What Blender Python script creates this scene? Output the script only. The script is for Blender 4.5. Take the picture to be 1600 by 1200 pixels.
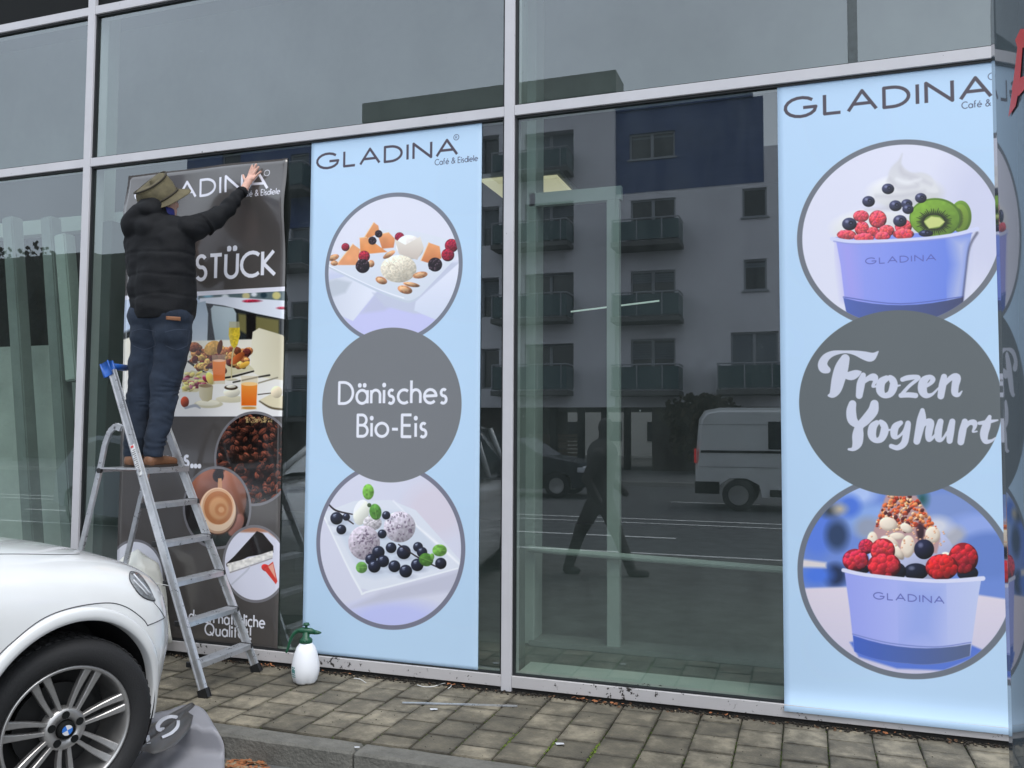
import bpy, bmesh, math, random
import numpy as np
from mathutils import Vector, Matrix, noise
random.seed(7)
for o in list(bpy.data.objects): bpy.data.objects.remove(o)
SC = bpy.context.scene
COL = SC.collection
R = math.radians

# ------------------------------------------------------------------ camera
F_PX = 1338.53; YAW, PITCH, ROLL = R(18.9658), R(3.1040), R(0.3081)
CAM = np.array([0.0, -4.8, 1.52])
fw = np.array([-math.sin(YAW)*math.cos(PITCH), math.cos(YAW)*math.cos(PITCH), math.sin(PITCH)])
rt = np.array([math.cos(YAW), math.sin(YAW), 0.0]); up = np.cross(rt, fw)
cr = rt*math.cos(ROLL)+up*math.sin(ROLL); cu = -rt*math.sin(ROLL)+up*math.cos(ROLL)
cd = bpy.data.cameras.new('camera'); cam = bpy.data.objects.new('camera', cd); COL.objects.link(cam)
m = Matrix.Identity(4)
for i in range(3):
    m[i][0] = cr[i]; m[i][1] = cu[i]; m[i][2] = -fw[i]; m[i][3] = CAM[i]
cam.matrix_world = m
cd.sensor_width = 36; cd.lens = F_PX/1600*36; cd.clip_start = .05; cd.clip_end = 2000
SC.camera = cam
def px_point(x, y, Y):                 # point of the vertical plane at depth Y seen at photo pixel (x, y)
    d = fw+(x-800)/F_PX*cr-(y-600)/F_PX*cu
    return Vector(CAM+(Y-CAM[1])/d[1]*d)
def px_ground(x, y, z=0.0):
    d = fw+(x-800)/F_PX*cr-(y-600)/F_PX*cu
    return Vector(CAM+(z-CAM[2])/d[2]*d)

# ------------------------------------------------------------------ light: overcast daylight
SUN_EL, SUN_AZ = R(60), R(140)         # azimuth measured from +Y clockwise: sun behind the street, slightly left
w = bpy.data.worlds.new('World'); SC.world = w; w.use_nodes = True
nt = w.node_tree; bg = nt.nodes['Background']
sky = nt.nodes.new('ShaderNodeTexSky'); sky.sky_type = 'NISHITA'; sky.sun_disc = False
sky.sun_elevation = SUN_EL; sky.sun_rotation = SUN_AZ; sky.air_density = 1.6; sky.dust_density = 4.0; sky.ozone_density = 1.0
hs = nt.nodes.new('ShaderNodeHueSaturation'); hs.inputs['Saturation'].default_value = .42
nt.links.new(sky.outputs[0], hs.inputs['Color'])
mx = nt.nodes.new('ShaderNodeMix'); mx.data_type = 'RGBA'; mx.inputs[0].default_value = .6
mx.inputs[7].default_value = (9.3, 10.4, 11.9, 1)     # flat cloud cover
wtc = nt.nodes.new('ShaderNodeTexCoord'); wn = nt.nodes.new('ShaderNodeTexNoise'); wn.inputs['Scale'].default_value = 3.2; wn.inputs['Detail'].default_value = 5
nt.links.new(wtc.outputs['Generated'], wn.inputs['Vector'])
wr = nt.nodes.new('ShaderNodeMapRange'); wr.inputs['From Min'].default_value = .3; wr.inputs['From Max'].default_value = .7; wr.inputs['To Min'].default_value = .84; wr.inputs['To Max'].default_value = 1.16
nt.links.new(wn.outputs['Fac'], wr.inputs['Value']); ws = nt.nodes.new('ShaderNodeVectorMath'); ws.operation = 'SCALE'
nt.links.new(hs.outputs[0], mx.inputs[6]); nt.links.new(mx.outputs[2], ws.inputs[0]); nt.links.new(wr.outputs[0], ws.inputs['Scale']); nt.links.new(ws.outputs[0], bg.inputs['Color'])
bg.inputs['Strength'].default_value = .145
sl = bpy.data.lights.new('sun', 'SUN'); sl.energy = .9; sl.angle = R(30); sl.color = (1, .97, .93)
so = bpy.data.objects.new('sun', sl); COL.objects.link(so)
sd = Vector((math.sin(SUN_AZ)*math.cos(SUN_EL), math.cos(SUN_AZ)*math.cos(SUN_EL), math.sin(SUN_EL)))
so.rotation_euler = (-sd).to_track_quat('-Z', 'Y').to_euler()
SC.view_settings.view_transform = 'Standard'; SC.view_settings.look = 'None'
SC.view_settings.exposure = 0.4; SC.view_settings.gamma = 1.0; SC.view_settings.use_curve_mapping = False
SC.render.engine = 'CYCLES'
SC.cycles.max_bounces = 10; SC.cycles.transparent_max_bounces = 16

# ------------------------------------------------------------------ helpers
def s2l(c):
    return tuple((x/12.92 if x <= .04045 else ((x+.055)/1.055)**2.4) for x in c)
def rgb(r, g, b): return s2l((r/255, g/255, b/255))
def mat(name, col, rough=.6, metal=0, nscale=0, namt=0, bump=0, bscale=60, coat=0, spec=.5, objvar=0, rvar=0):
    M = bpy.data.materials.new(name); M.use_nodes = True; T = M.node_tree; P = T.nodes['Principled BSDF']
    P.inputs['Base Color'].default_value = (*col, 1); P.inputs['Roughness'].default_value = rough
    P.inputs['Metallic'].default_value = metal; P.inputs['Coat Weight'].default_value = coat
    P.inputs['Specular IOR Level'].default_value = spec
    tc = T.nodes.new('ShaderNodeTexCoord'); src = None
    if namt:
        n = T.nodes.new('ShaderNodeTexNoise'); n.inputs['Scale'].default_value = nscale; n.inputs['Detail'].default_value = 8
        n.inputs['Roughness'].default_value = .65
        T.links.new(tc.outputs['Object'], n.inputs['Vector'])
        r = T.nodes.new('ShaderNodeMapRange'); r.inputs['From Min'].default_value = .3; r.inputs['From Max'].default_value = .7
        r.inputs['To Min'].default_value = 1-namt; r.inputs['To Max'].default_value = 1+namt
        T.links.new(n.outputs['Fac'], r.inputs['Value'])
        mu = T.nodes.new('ShaderNodeVectorMath'); mu.operation = 'SCALE'; mu.inputs[0].default_value = col
        T.links.new(r.outputs[0], mu.inputs['Scale']); T.links.new(mu.outputs[0], P.inputs['Base Color']); src = mu
        if rvar:
            rr = T.nodes.new('ShaderNodeMapRange'); rr.inputs['To Min'].default_value = rough-rvar; rr.inputs['To Max'].default_value = rough+rvar
            T.links.new(n.outputs['Fac'], rr.inputs['Value']); T.links.new(rr.outputs[0], P.inputs['Roughness'])
    if objvar:
        oi = T.nodes.new('ShaderNodeObjectInfo'); r = T.nodes.new('ShaderNodeMapRange')
        r.inputs['To Min'].default_value = 1-objvar; r.inputs['To Max'].default_value = 1+objvar
        T.links.new(oi.outputs['Random'], r.inputs['Value'])
        mu = T.nodes.new('ShaderNodeVectorMath'); mu.operation = 'SCALE'
        if src: T.links.new(src.outputs[0], mu.inputs[0])
        else: mu.inputs[0].default_value = col
        T.links.new(r.outputs[0], mu.inputs['Scale']); T.links.new(mu.outputs[0], P.inputs['Base Color'])
    if bump:
        n = T.nodes.new('ShaderNodeTexNoise'); n.inputs['Scale'].default_value = bscale; n.inputs['Detail'].default_value = 6
        T.links.new(tc.outputs['Object'], n.inputs['Vector'])
        b = T.nodes.new('ShaderNodeBump'); b.inputs['Strength'].default_value = bump; b.inputs['Distance'].default_value = .01
        T.links.new(n.outputs['Fac'], b.inputs['Height']); T.links.new(b.outputs[0], P.inputs['Normal'])
    return M
def emis(name, col, s):
    M = mat(name, col); P = M.node_tree.nodes['Principled BSDF']
    P.inputs['Emission Color'].default_value = (*col, 1); P.inputs['Emission Strength'].default_value = s
    return M
def glassmat(name, tint, ior=2.0, gain=1.0, bump=.0):
    M = bpy.data.materials.new(name); M.use_nodes = True; T = M.node_tree; T.nodes.clear()
    o = T.nodes.new('ShaderNodeOutputMaterial'); mi = T.nodes.new('ShaderNodeMixShader')
    tr = T.nodes.new('ShaderNodeBsdfTransparent'); gl = T.nodes.new('ShaderNodeBsdfGlossy'); fr = T.nodes.new('ShaderNodeFresnel')
    tr.inputs[0].default_value = (*tint, 1); gl.inputs['Roughness'].default_value = .0; gl.inputs[0].default_value = (.92, .97, 1, 1)
    
    gm = T.nodes.new('ShaderNodeNewGeometry'); io = T.nodes.new('ShaderNodeMapRange'); io.inputs['To Min'].default_value = ior; io.inputs['To Max'].default_value = 1/ior
    T.links.new(gm.outputs['Backfacing'], io.inputs['Value']); T.links.new(io.outputs[0], fr.inputs['IOR'])   # same pane seen from either side
    mm = T.nodes.new('ShaderNodeMath'); mm.operation = 'MULTIPLY'; mm.inputs[1].default_value = gain
    mm.use_clamp = True
    T.links.new(fr.outputs[0], mm.inputs[0]); T.links.new(mm.outputs[0], mi.inputs[0]); T.links.new(tr.outputs[0], mi.inputs[1])
    T.links.new(gl.outputs[0], mi.inputs[2])
    # thin uneven film of street dust on the pane
    df = T.nodes.new('ShaderNodeBsdfDiffuse'); df.inputs[0].default_value = (.42, .50, .48, 1); m2 = T.nodes.new('ShaderNodeMixShader')
    tg = T.nodes.new('ShaderNodeTexCoord'); mp = T.nodes.new('ShaderNodeMapping'); mp.inputs['Scale'].default_value = (2.2, 1, .7); dn = T.nodes.new('ShaderNodeTexNoise'); dn.inputs['Scale'].default_value = 2.4; dn.inputs['Detail'].default_value = 9; dn.inputs['Roughness'].default_value = .7
    T.links.new(tg.outputs['Object'], mp.inputs[0]); T.links.new(mp.outputs[0], dn.inputs['Vector'])
    dr = T.nodes.new('ShaderNodeMapRange'); dr.inputs['From Min'].default_value = .3; dr.inputs['From Max'].default_value = .75; dr.inputs['To Min'].default_value = .014; dr.inputs['To Max'].default_value = .058
    T.links.new(dn.outputs['Fac'], dr.inputs['Value']); sn = T.nodes.new('ShaderNodeTexNoise'); sn.inputs['Scale'].default_value = 34; sn.inputs['Detail'].default_value = 2
    T.links.new(tg.outputs['Object'], sn.inputs['Vector']); sr = T.nodes.new('ShaderNodeMapRange'); sr.inputs['From Min'].default_value = .76; sr.inputs['From Max'].default_value = .80; sr.inputs['To Max'].default_value = .25
    T.links.new(sn.outputs['Fac'], sr.inputs['Value']); sa = T.nodes.new('ShaderNodeMath'); sa.operation = 'ADD'; T.links.new(dr.outputs[0], sa.inputs[0]); T.links.new(sr.outputs[0], sa.inputs[1])
    T.links.new(sa.outputs[0], m2.inputs[0]); T.links.new(mi.outputs[0], m2.inputs[1]); T.links.new(df.outputs[0], m2.inputs[2]); T.links.new(m2.outputs[0], o.inputs[0])
    if bump:
        tc = T.nodes.new('ShaderNodeTexCoord'); n = T.nodes.new('ShaderNodeTexNoise'); n.inputs['Scale'].default_value = .9; n.inputs['Detail'].default_value = 1
        T.links.new(tc.outputs['Object'], n.inputs['Vector']); b = T.nodes.new('ShaderNodeBump'); b.inputs['Strength'].default_value = bump
        b.inputs['Distance'].default_value = .02; T.links.new(n.outputs['Fac'], b.inputs['Height']); T.links.new(b.outputs[0], gl.inputs['Normal'])
    return M

def tag(o, label=None, cat=None, group=None, kind=None):
    if label: o['label'] = label
    if cat: o['category'] = cat
    if group: o['group'] = group
    if kind: o['kind'] = kind
    return o
def empty(name, loc=(0, 0, 0), rz=0, label=None, cat=None, group=None):
    o = bpy.data.objects.new(name, None); COL.objects.link(o); o.location = loc; o.rotation_euler = (0, 0, rz); o.empty_display_size = .1
    return tag(o, label, cat, group)
def link(name, me, m=None, parent=None, smooth=False):
    o = bpy.data.objects.new(name, me); COL.objects.link(o)
    if m is not None and not me.materials: me.materials.append(m)
    if parent: o.parent = parent
    if smooth:
        for p in me.polygons: p.use_smooth = True
    return o
def obj(name, bm, m, parent=None, smooth=False):
    me = bpy.data.meshes.new(name); bm.normal_update(); bm.to_mesh(me); bm.free()
    return link(name, me, m, parent, smooth)
def box(bm, a, b, bev=0):
    a = Vector(a); b = Vector(b); lo = Vector(map(min, a, b)); hi = Vector(map(max, a, b))
    r = bmesh.ops.create_cube(bm, size=1); vs = r['verts']
    for v in vs: v.co = Vector([(lo[i]+hi[i])/2+v.co[i]*(hi[i]-lo[i]) for i in range(3)])
    if bev:
        es = list({e for v in vs for e in v.link_edges})
        bmesh.ops.bevel(bm, geom=es, offset=bev, segments=1, affect='EDGES')
    return bm
def bar(bm, p, q, wd, th, upv=(0, 0, 1), bev=0):        # rectangular bar from p to q; wd along side vector, th along 'upv'
    p = Vector(p); q = Vector(q); d = (q-p); L = d.length; d.normalize()
    u = Vector(upv); s = d.cross(u).normalized(); u = s.cross(d).normalized()
    r = bmesh.ops.create_cube(bm, size=1); vs = r['verts']; c = (p+q)/2
    for v in vs: v.co = c+d*v.co.x*L+s*v.co.y*wd+u*v.co.z*th
    if bev:
        es = list({e for v in vs for e in v.link_edges}); bmesh.ops.bevel(bm, geom=es, offset=bev, segments=2, affect='EDGES')
    return bm
def tube(bm, pts, r, seg=8, caps=True):
    pts = [Vector(p) for p in pts]; rs = r if isinstance(r, (list, tuple)) else [r]*len(pts); rings = []
    prev = None
    for i, p in enumerate(pts):
        d = (pts[min(i+1, len(pts)-1)]-pts[max(i-1, 0)]).normalized()
        if prev is None:
            a = Vector((0, 0, 1)) if abs(d.z) < .9 else Vector((1, 0, 0)); u = d.cross(a).normalized()
        else: u = (prev-d*prev.dot(d)).normalized()
        prev = u; v = d.cross(u)
        rings.append([bm.verts.new(p+(u*math.cos(t)+v*math.sin(t))*rs[i]) for t in [2*math.pi*k/seg for k in range(seg)]])
    for a, b in zip(rings, rings[1:]):
        for k in range(seg): bm.faces.new((a[k], a[(k+1) % seg], b[(k+1) % seg], b[k]))
    if caps: bm.faces.new(rings[0][::-1]); bm.faces.new(rings[-1])
    return bm
def lathe(bm, prof, seg=32, mod=None, c=(0, 0, 0), axis='z', caps=True):
    rings = []
    for r, z in prof:
        ring = []
        for k in range(seg):
            a = 2*math.pi*k/seg; rr = r*(mod(a, z) if mod else 1)
            q = (rr*math.cos(a), rr*math.sin(a), z)
            if axis == 'y': q = (q[0], q[2], q[1])
            ring.append(bm.verts.new(Vector(q)+Vector(c)))
        rings.append(ring)
    for a, b in zip(rings, rings[1:]):
        for k in range(seg): bm.faces.new((a[k], a[(k+1) % seg], b[(k+1) % seg], b[k]))
    if caps:
        try: bm.faces.new(rings[0][::-1]); bm.faces.new(rings[-1])
        except Exception: pass
    bmesh.ops.recalc_face_normals(bm, faces=bm.faces)
    return bm
def grid_mesh(P, bm=None):                          # P: rows of points
    bm = bm or bmesh.new(); V = [[bm.verts.new(p) for p in row] for row in P]
    for i in range(len(V)-1):
        for j in range(len(V[0])-1): bm.faces.new((V[i][j], V[i][j+1], V[i+1][j+1], V[i+1][j]))
    return bm
def prism(bm, pts, d):                              # polygon pts extruded by vector d
    a = [bm.verts.new(p) for p in pts]; b = [bm.verts.new(Vector(p)+Vector(d)) for p in pts]
    bm.faces.new(a); bm.faces.new(b[::-1]); n = len(a)
    for i in range(n): bm.faces.new((a[i], b[i], b[(i+1) % n], a[(i+1) % n]))
    bmesh.ops.recalc_face_normals(bm, faces=bm.faces)
    return bm
def eval_mods(o, name):
    dg = bpy.context.evaluated_depsgraph_get(); dg.update()
    me = bpy.data.meshes.new_from_object(o.evaluated_get(dg)); me.name = name
    return me
def blob(name, caps, voxel, smooth_it, m, parent=None, ells=(), disp=None, flat=()):
    """one continuous skin grown round tapered limbs (p0,r0,p1,r1) and ellipsoids (centre, radii, rotation z)"""
    bm = bmesh.new()
    for p0, r0, p1, r1 in caps:
        t = bmesh.new()
        for p, r in ((p0, r0), (p1, r1)):
            bmesh.ops.create_icosphere(t, subdivisions=3, radius=r, matrix=Matrix.Translation(Vector(p)))
        h = bmesh.ops.convex_hull(t, input=t.verts)
        bmesh.ops.delete(t, geom=[g for g in h['geom_interior'] if isinstance(g, bmesh.types.BMVert)], context='VERTS')
        me = bpy.data.meshes.new('t'); t.to_mesh(me); t.free(); bm.from_mesh(me); bpy.data.meshes.remove(me)
    for c, rad, rot in ells:
        mt = Matrix.Translation(Vector(c)) @ Matrix.Rotation(rot[2], 4, 'Z') @ Matrix.Rotation(rot[1], 4, 'Y') @ Matrix.Rotation(rot[0], 4, 'X') @ Matrix.Diagonal((*rad, 1))
        bmesh.ops.create_icosphere(bm, subdivisions=4, radius=1, matrix=mt)
    me = bpy.data.meshes.new('t'); bm.to_mesh(me); bm.free()
    o = bpy.data.objects.new('t', me); COL.objects.link(o)
    rm = o.modifiers.new('r', 'REMESH'); rm.mode = 'VOXEL'; rm.voxel_size = voxel
    if smooth_it:
        sm = o.modifiers.new('s', 'SMOOTH'); sm.iterations = smooth_it; sm.factor = .6
    r = eval_mods(o, name); bpy.data.objects.remove(o)
    if disp:
        nrm = [v.normal.copy() for v in r.vertices]
        for v, n_ in zip(r.vertices, nrm): v.co += n_*disp(v.co, n_)
    for f in flat:
        for v in r.vertices: v.co = f(v.co)
    return link(name, r, m, parent, True)

# ------------------------------------------------------------------ print painter (flat printed posters only)
def arc(cx, cy, rx, ry, a0, a1, n=14):
    return [(cx+rx*math.cos(R(a0+(a1-a0)*i/n)), cy+ry*math.sin(R(a0+(a1-a0)*i/n))) for i in range(n+1)]
GL = {   # geometric sans: cap height 1, x height .62
'G': (1.02, [arc(.5, .5, .5, .5, 42, 330)+[(.98, .46), (.58, .46)]]), 'L': (.5, [[(0, 1), (0, 0), (.5, 0)]]),
'A': (.86, [[(0, 0), (.43, 1), (.86, 0)], [(.16, .34), (.7, .34)]]), 'D': (.74, [[(0, 0), (0, 1), (.24, 1)]+arc(.24, .5, .5, .5, 90, -90)+[(0, 0)]]),
'I': (.04, [[(.02, 0), (.02, 1)]]), 'N': (.76, [[(0, 0), (0, 1), (.76, 0), (.76, 1)]]), 'C': (.8, [arc(.5, .5, .5, .5, 48, 312)]),
'S': (.46, [arc(.24, .75, .21, .25, 30, 250, 10)+arc(.23, .25, .23, .27, 70, -150, 12)]), 'T': (.56, [[(0, 1), (.56, 1)], [(.28, 1), (.28, 0)]]),
'Ü': (.56, [[(0, 1), (0, .28)]+arc(.28, .28, .28, .28, 180, 360)+[(.56, 1)], [(.14, 1.22), (.14, 1.24)], [(.42, 1.22), (.42, 1.24)]]),
'K': (.58, [[(0, 0), (0, 1)], [(.52, 1), (.04, .5), (.58, 0)]]), 'B': (.5, [[(0, 0), (0, 1), (.2, 1)]+arc(.22, .76, .22, .24, 90, -90)+[(0, .52), (.22, .52)]+arc(.24, .26, .26, .26, 90, -90)+[(0, 0)]]),
'E': (.46, [[(.46, 1), (0, 1), (0, 0), (.46, 0)], [(0, .52), (.42, .52)]]), 'F': (.44, [[(.44, 1), (0, 1), (0, 0)], [(0, .52), (.4, .52)]]),
'R': (.5, [[(0, 0), (0, 1), (.2, 1)]+arc(.22, .74, .24, .26, 90, -90)+[(0, .48)], [(.2, .48), (.5, 0)]]), 'H': (.6, [[(0, 0), (0, 1)], [(.6, 0), (.6, 1)], [(0, .52), (.6, .52)]]),
'Q': (1.0, [arc(.5, .5, .5, .5, 0, 360, 24), [(.55, .3), (.92, -.04)]]),
'a': (.58, [arc(.29, .31, .29, .31, 0, 360, 20), [(.58, .62), (.58, 0)]]), 'b': (.58, [arc(.29, .31, .29, .31, 0, 360, 20), [(0, 1.05), (0, 0)]]),
'c': (.48, [arc(.31, .31, .31, .31, 50, 310)]), 'd': (.58, [arc(.29, .31, .29, .31, 0, 360, 20), [(.58, 1.05), (.58, 0)]]),
'e': (.6, [[(.02, .32), (.6, .34)]+arc(.3, .31, .3, .31, 5, 318)]), 'f': (.3, [arc(.24, .86, .13, .16, 60, 180, 6)+[(.11, 0)], [(0, .6), (.26, .6)]]),
'h': (.46, [[(0, 0), (0, 1.05)], [(0, .38)]+arc(.23, .38, .23, .24, 180, 0)+[(.46, 0)]]), 'i': (.02, [[(.01, 0), (.01, .62)], [(.01, .84), (.01, .86)]]),
'l': (.02, [[(.01, 0), (.01, 1.05)]]), 'n': (.46, [[(0, 0), (0, .62)], [(0, .38)]+arc(.23, .38, .23, .24, 180, 0)+[(.46, 0)]]),
'r': (.26, [[(0, 0), (0, .62)], [(0, .36)]+arc(.2, .4, .2, .21, 170, 70, 6)]), 's': (.32, [arc(.17, .47, .13, .15, 40, 245, 8)+arc(.15, .16, .15, .17, 70, -140, 9)]),
't': (.24, [[(.12, 0), (.12, .88)], [(0, .6), (.25, .6)]]), 'u': (.46, [[(0, .62), (0, .24)]+arc(.23, .24, .23, .24, 180, 360)+[(.46, .62)], [(.46, .3), (.46, 0)]]),
'o': (.62, [arc(.31, .31, .31, .31, 0, 360, 20)]), 'é': (.6, [[(.02, .32), (.6, .34)]+arc(.3, .31, .3, .31, 5, 318), [(.28, .8), (.42, .95)]]),
'ä': (.58, [arc(.29, .31, .29, .31, 0, 360, 20), [(.58, .62), (.58, 0)], [(.16, .84), (.16, .86)], [(.42, .84), (.42, .86)]]),
'ü': (.46, [[(0, .62), (0, .24)]+arc(.23, .24, .23, .24, 180, 360)+[(.46, .62)], [(.46, .3), (.46, 0)], [(.1, .84), (.1, .86)], [(.36, .84), (.36, .86)]]),
'-': (.3, [[(0, .34), (.3, .34)]]), '.': (.04, [[(.02, 0), (.02, .02)]]), '!': (.04, [[(.02, .3), (.02, 1)], [(.02, 0), (.02, .02)]]),
'&': (.74, [[(.74, 0), (.2, .68)]+arc(.34, .8, .17, .19, 200, -20, 8)+[(.1, .4)]+arc(.26, .22, .24, .23, 140, 340, 8)+[(.7, .5)]]), ' ': (.2, [])}
def smooth_pts(pts, n=5):                     # Catmull-Rom through the given points
    pts = [tuple(p) for p in pts]
    if len(pts) < 3: return pts
    P = [np.array(p, float) for p in pts]; out = []
    cl = pts[0] == pts[-1]
    for i in range(len(P)-1):
        a = P[i-1] if i else (P[-2] if cl else P[0]); b, c = P[i], P[i+1]; d = P[i+2] if i+2 < len(P) else (P[1] if cl else P[-1])
        for k in range(n):
            t = k/n; out.append(tuple(.5*((2*b)+(-a+c)*t+(2*a-5*b+4*c-d)*t*t+(-a+3*b-3*c+d)*t**3)))
    return out+[pts[-1]]
def qb(p, q, r, n=8): return [tuple((1-t)**2*np.array(p)+2*t*(1-t)*np.array(q)+t*t*np.array(r)) for t in [k/n for k in range(n+1)]]
class Pic:
    def __init__(s, X0, X1, Z0, Z1, base, ppm=540, Y=.028):
        s.X0, s.X1, s.Z0, s.Z1, s.ppm = X0, X1, Z0, Z1, ppm
        s.W = int((X1-X0)*ppm); s.H = int((Z1-Z0)*ppm); s.Y = Y
        xs = X0+(np.arange(s.W)+.5)/s.W*(X1-X0); zs = Z0+(np.arange(s.H)+.5)/s.H*(Z1-Z0)
        s.X, s.Z = np.meshgrid(xs, zs)
        vx, vy, vz = s.X-CAM[0], Y-CAM[1], s.Z-CAM[2]
        d = vx*fw[0]+vy*fw[1]+vz*fw[2]
        s.PX = 800+F_PX*(vx*cr[0]+vy*cr[1]+vz*cr[2])/d; s.PY = 600-F_PX*(vx*cu[0]+vy*cu[1]+vz*cu[2])/d
        s.A = np.empty((s.H, s.W, 3)); s.A[:] = np.array(base)/255.
        s.clip = None; s.T = (0, 0, 1); s.rg = np.random.default_rng(3)
        s.px = 1.0
    def to(s, x, y): return s.T[0]+x/s.T[2], s.T[1]+y/s.T[2]
    def win(s, x0, y0, x1, y1):                         # photo-pixel box -> slices
        q = [px_point(a, b, s.Y) for a in (x0, x1) for b in (y0, y1)]
        i0 = int((min(p.x for p in q)-s.X0)*s.ppm)-2; i1 = int((max(p.x for p in q)-s.X0)*s.ppm)+3
        j0 = int((min(p.z for p in q)-s.Z0)*s.ppm)-2; j1 = int((max(p.z for p in q)-s.Z0)*s.ppm)+3
        return slice(max(j0, 0), max(min(j1, s.H), 0)), slice(max(i0, 0), max(min(i1, s.W), 0))
    def put(s, sl, a, col):
        if s.clip is not None: a = a*s.clip[sl]
        a = np.clip(a, 0, 1)[..., None]; s.A[sl] = s.A[sl]*(1-a)+np.asarray(col)*a
    def nz(s, sl, sc, seed=0):
        U, V = s.PX[sl]/sc+seed*17.3, s.PY[sl]/sc+seed*7.9; iu, iv = np.floor(U).astype(int), np.floor(V).astype(int); fu, fv = U-iu, V-iv
        fu = fu*fu*(3-2*fu); fv = fv*fv*(3-2*fv)
        h = lambda a, b: np.modf(np.abs(np.sin(a*127.1+b*311.7+seed*3.7)*43758.5453))[0]
        return (h(iu, iv)*(1-fu)+h(iu+1, iv)*fu)*(1-fv)+(h(iu, iv+1)*(1-fu)+h(iu+1, iv+1)*fu)*fv
    def ell(s, x, y, rx, ry, col, rot=0, soft=.7, sh=.35, nzs=0, nza=0, rim=0, al=1, hl=0):
        x, y = s.to(x, y); rx /= s.T[2]; ry /= s.T[2]; m_ = max(rx, ry)+soft*2
        sl = s.win(x-m_, y-m_, x+m_, y+m_); dx, dy = s.PX[sl]-x, s.PY[sl]-y; c_, s_ = math.cos(R(rot)), math.sin(R(rot))
        u, v = (dx*c_+dy*s_)/rx, (-dx*s_+dy*c_)/ry; r_ = np.sqrt(u*u+v*v)+1e-6
        a = np.clip((1-r_)*min(rx, ry)/soft+.5, 0, 1)*al
        lum = 1+sh*(-.5*dx/rx-.75*dy/ry)*.8-rim*np.clip(r_, 0, 1)**3
        if nza: lum = lum*(1+nza*(s.nz(sl, nzs/s.T[2], 5)-.5)*2)
        c = np.array(col)/255.*np.clip(lum, 0, 2)[..., None]
        if hl: c = c+hl*np.clip(1-((u+.35)**2+(v+.4)**2)*9, 0, 1)[..., None]
        s.put(sl, a, np.clip(c, 0, 1))
    def poly(s, pts, col, soft=.6, grad=None, nzs=0, nza=0, al=1, sm=0):
        if sm: pts = smooth_pts(list(pts)+[pts[0]])[:-1]
        P = [s.to(*p) for p in pts]; xs = [p[0] for p in P]; ys = [p[1] for p in P]
        sl = s.win(min(xs)-2, min(ys)-2, max(xs)+2, max(ys)+2); X, Y = s.PX[sl], s.PY[sl]
        if X.size == 0: return
        ins = np.zeros(X.shape, bool); dm = np.full(X.shape, 1e9); n = len(P)
        for i in range(n):
            (x0, y0), (x1, y1) = P[i], P[(i+1) % n]
            if y0 != y1:
                cnd = ((y0 > Y) != (y1 > Y)) & (X < (x1-x0)*(Y-y0)/(y1-y0)+x0); ins ^= cnd
            ex, ey = x1-x0, y1-y0; t = np.clip(((X-x0)*ex+(Y-y0)*ey)/(ex*ex+ey*ey+1e-9), 0, 1)
            dm = np.minimum(dm, np.hypot(X-x0-t*ex, Y-y0-t*ey))
        sd_ = np.where(ins, dm, -dm); a = np.clip(sd_/soft+.5, 0, 1)*al
        c = np.array(col)/255.*np.ones((*X.shape, 1))
        if grad is not None:
            col2, vert = grad; t = ((Y-min(ys))/(max(ys)-min(ys)+1e-6) if vert else (X-min(xs))/(max(xs)-min(xs)+1e-6))[..., None]
            c = c*(1-t)+np.array(col2)/255.*t
        if nza: c = c*(1+nza*(s.nz(sl, nzs/s.T[2], 2)-.5)*2)[..., None]
        s.put(sl, a, np.clip(c, 0, 1))
    def stroke(s, pts, col, wd=None, soft=.6, al=1):       # photo-space stroke, pts (x,y[,halfwidth])
        pts = smooth_pts(pts)
        P = [(*s.to(p[0], p[1]), (p[2] if len(p) > 2 else wd)/s.T[2]) for p in pts]; mw = max(p[2] for p in P)+2
        sl = s.win(min(p[0] for p in P)-mw, min(p[1] for p in P)-mw, max(p[0] for p in P)+mw, max(p[1] for p in P)+mw); X, Y = s.PX[sl], s.PY[sl]
        dm = np.full(X.shape, 1e9)
        for (x0, y0, w0), (x1, y1, w1) in zip(P, P[1:]):
            ex, ey = x1-x0, y1-y0; t = np.clip(((X-x0)*ex+(Y-y0)*ey)/(ex*ex+ey*ey+1e-9), 0, 1)
            dm = np.minimum(dm, np.hypot(X-x0-t*ex, Y-y0-t*ey)-(w0+(w1-w0)*t))
        s.put(sl, np.clip(-dm/soft+.5, 0, 1)*al, np.array(col)/255.)
    def msl(s, x0, z0, x1, z1):
        return slice(max(int((z0-s.Z0)*s.ppm)-2, 0), min(int((z1-s.Z0)*s.ppm)+3, s.H)), slice(max(int((x0-s.X0)*s.ppm)-2, 0), min(int((x1-s.X0)*s.ppm)+3, s.W))
    def disc(s, x, z, r, col, r_in=0):                    # true circle on the banner, metres
        sl = s.msl(x-r, z-r, x+r, z+r); d = np.hypot(s.X[sl]-x, s.Z[sl]-z); a = np.clip((r-d)*s.ppm+.5, 0, 1)
        if r_in: a = a*np.clip((d-r_in)*s.ppm+.5, 0, 1)
        s.put(sl, a, np.array(col)/255.)
    def setclip(s, x, z, r, cut=None):
        a = np.clip((r-np.hypot(s.X-x, s.Z-z))*s.ppm+.5, 0, 1)
        s.clip = a
    def rect(s, x0, z0, x1, z1, col):
        sl = s.msl(x0, z0, x1, z1); a = np.clip(np.minimum(np.minimum(s.X[sl]-x0, x1-s.X[sl]), np.minimum(s.Z[sl]-z0, z1-s.Z[sl]))*s.ppm+.5, 0, 1)
        s.put(sl, a, np.array(col)/255.)
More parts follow.
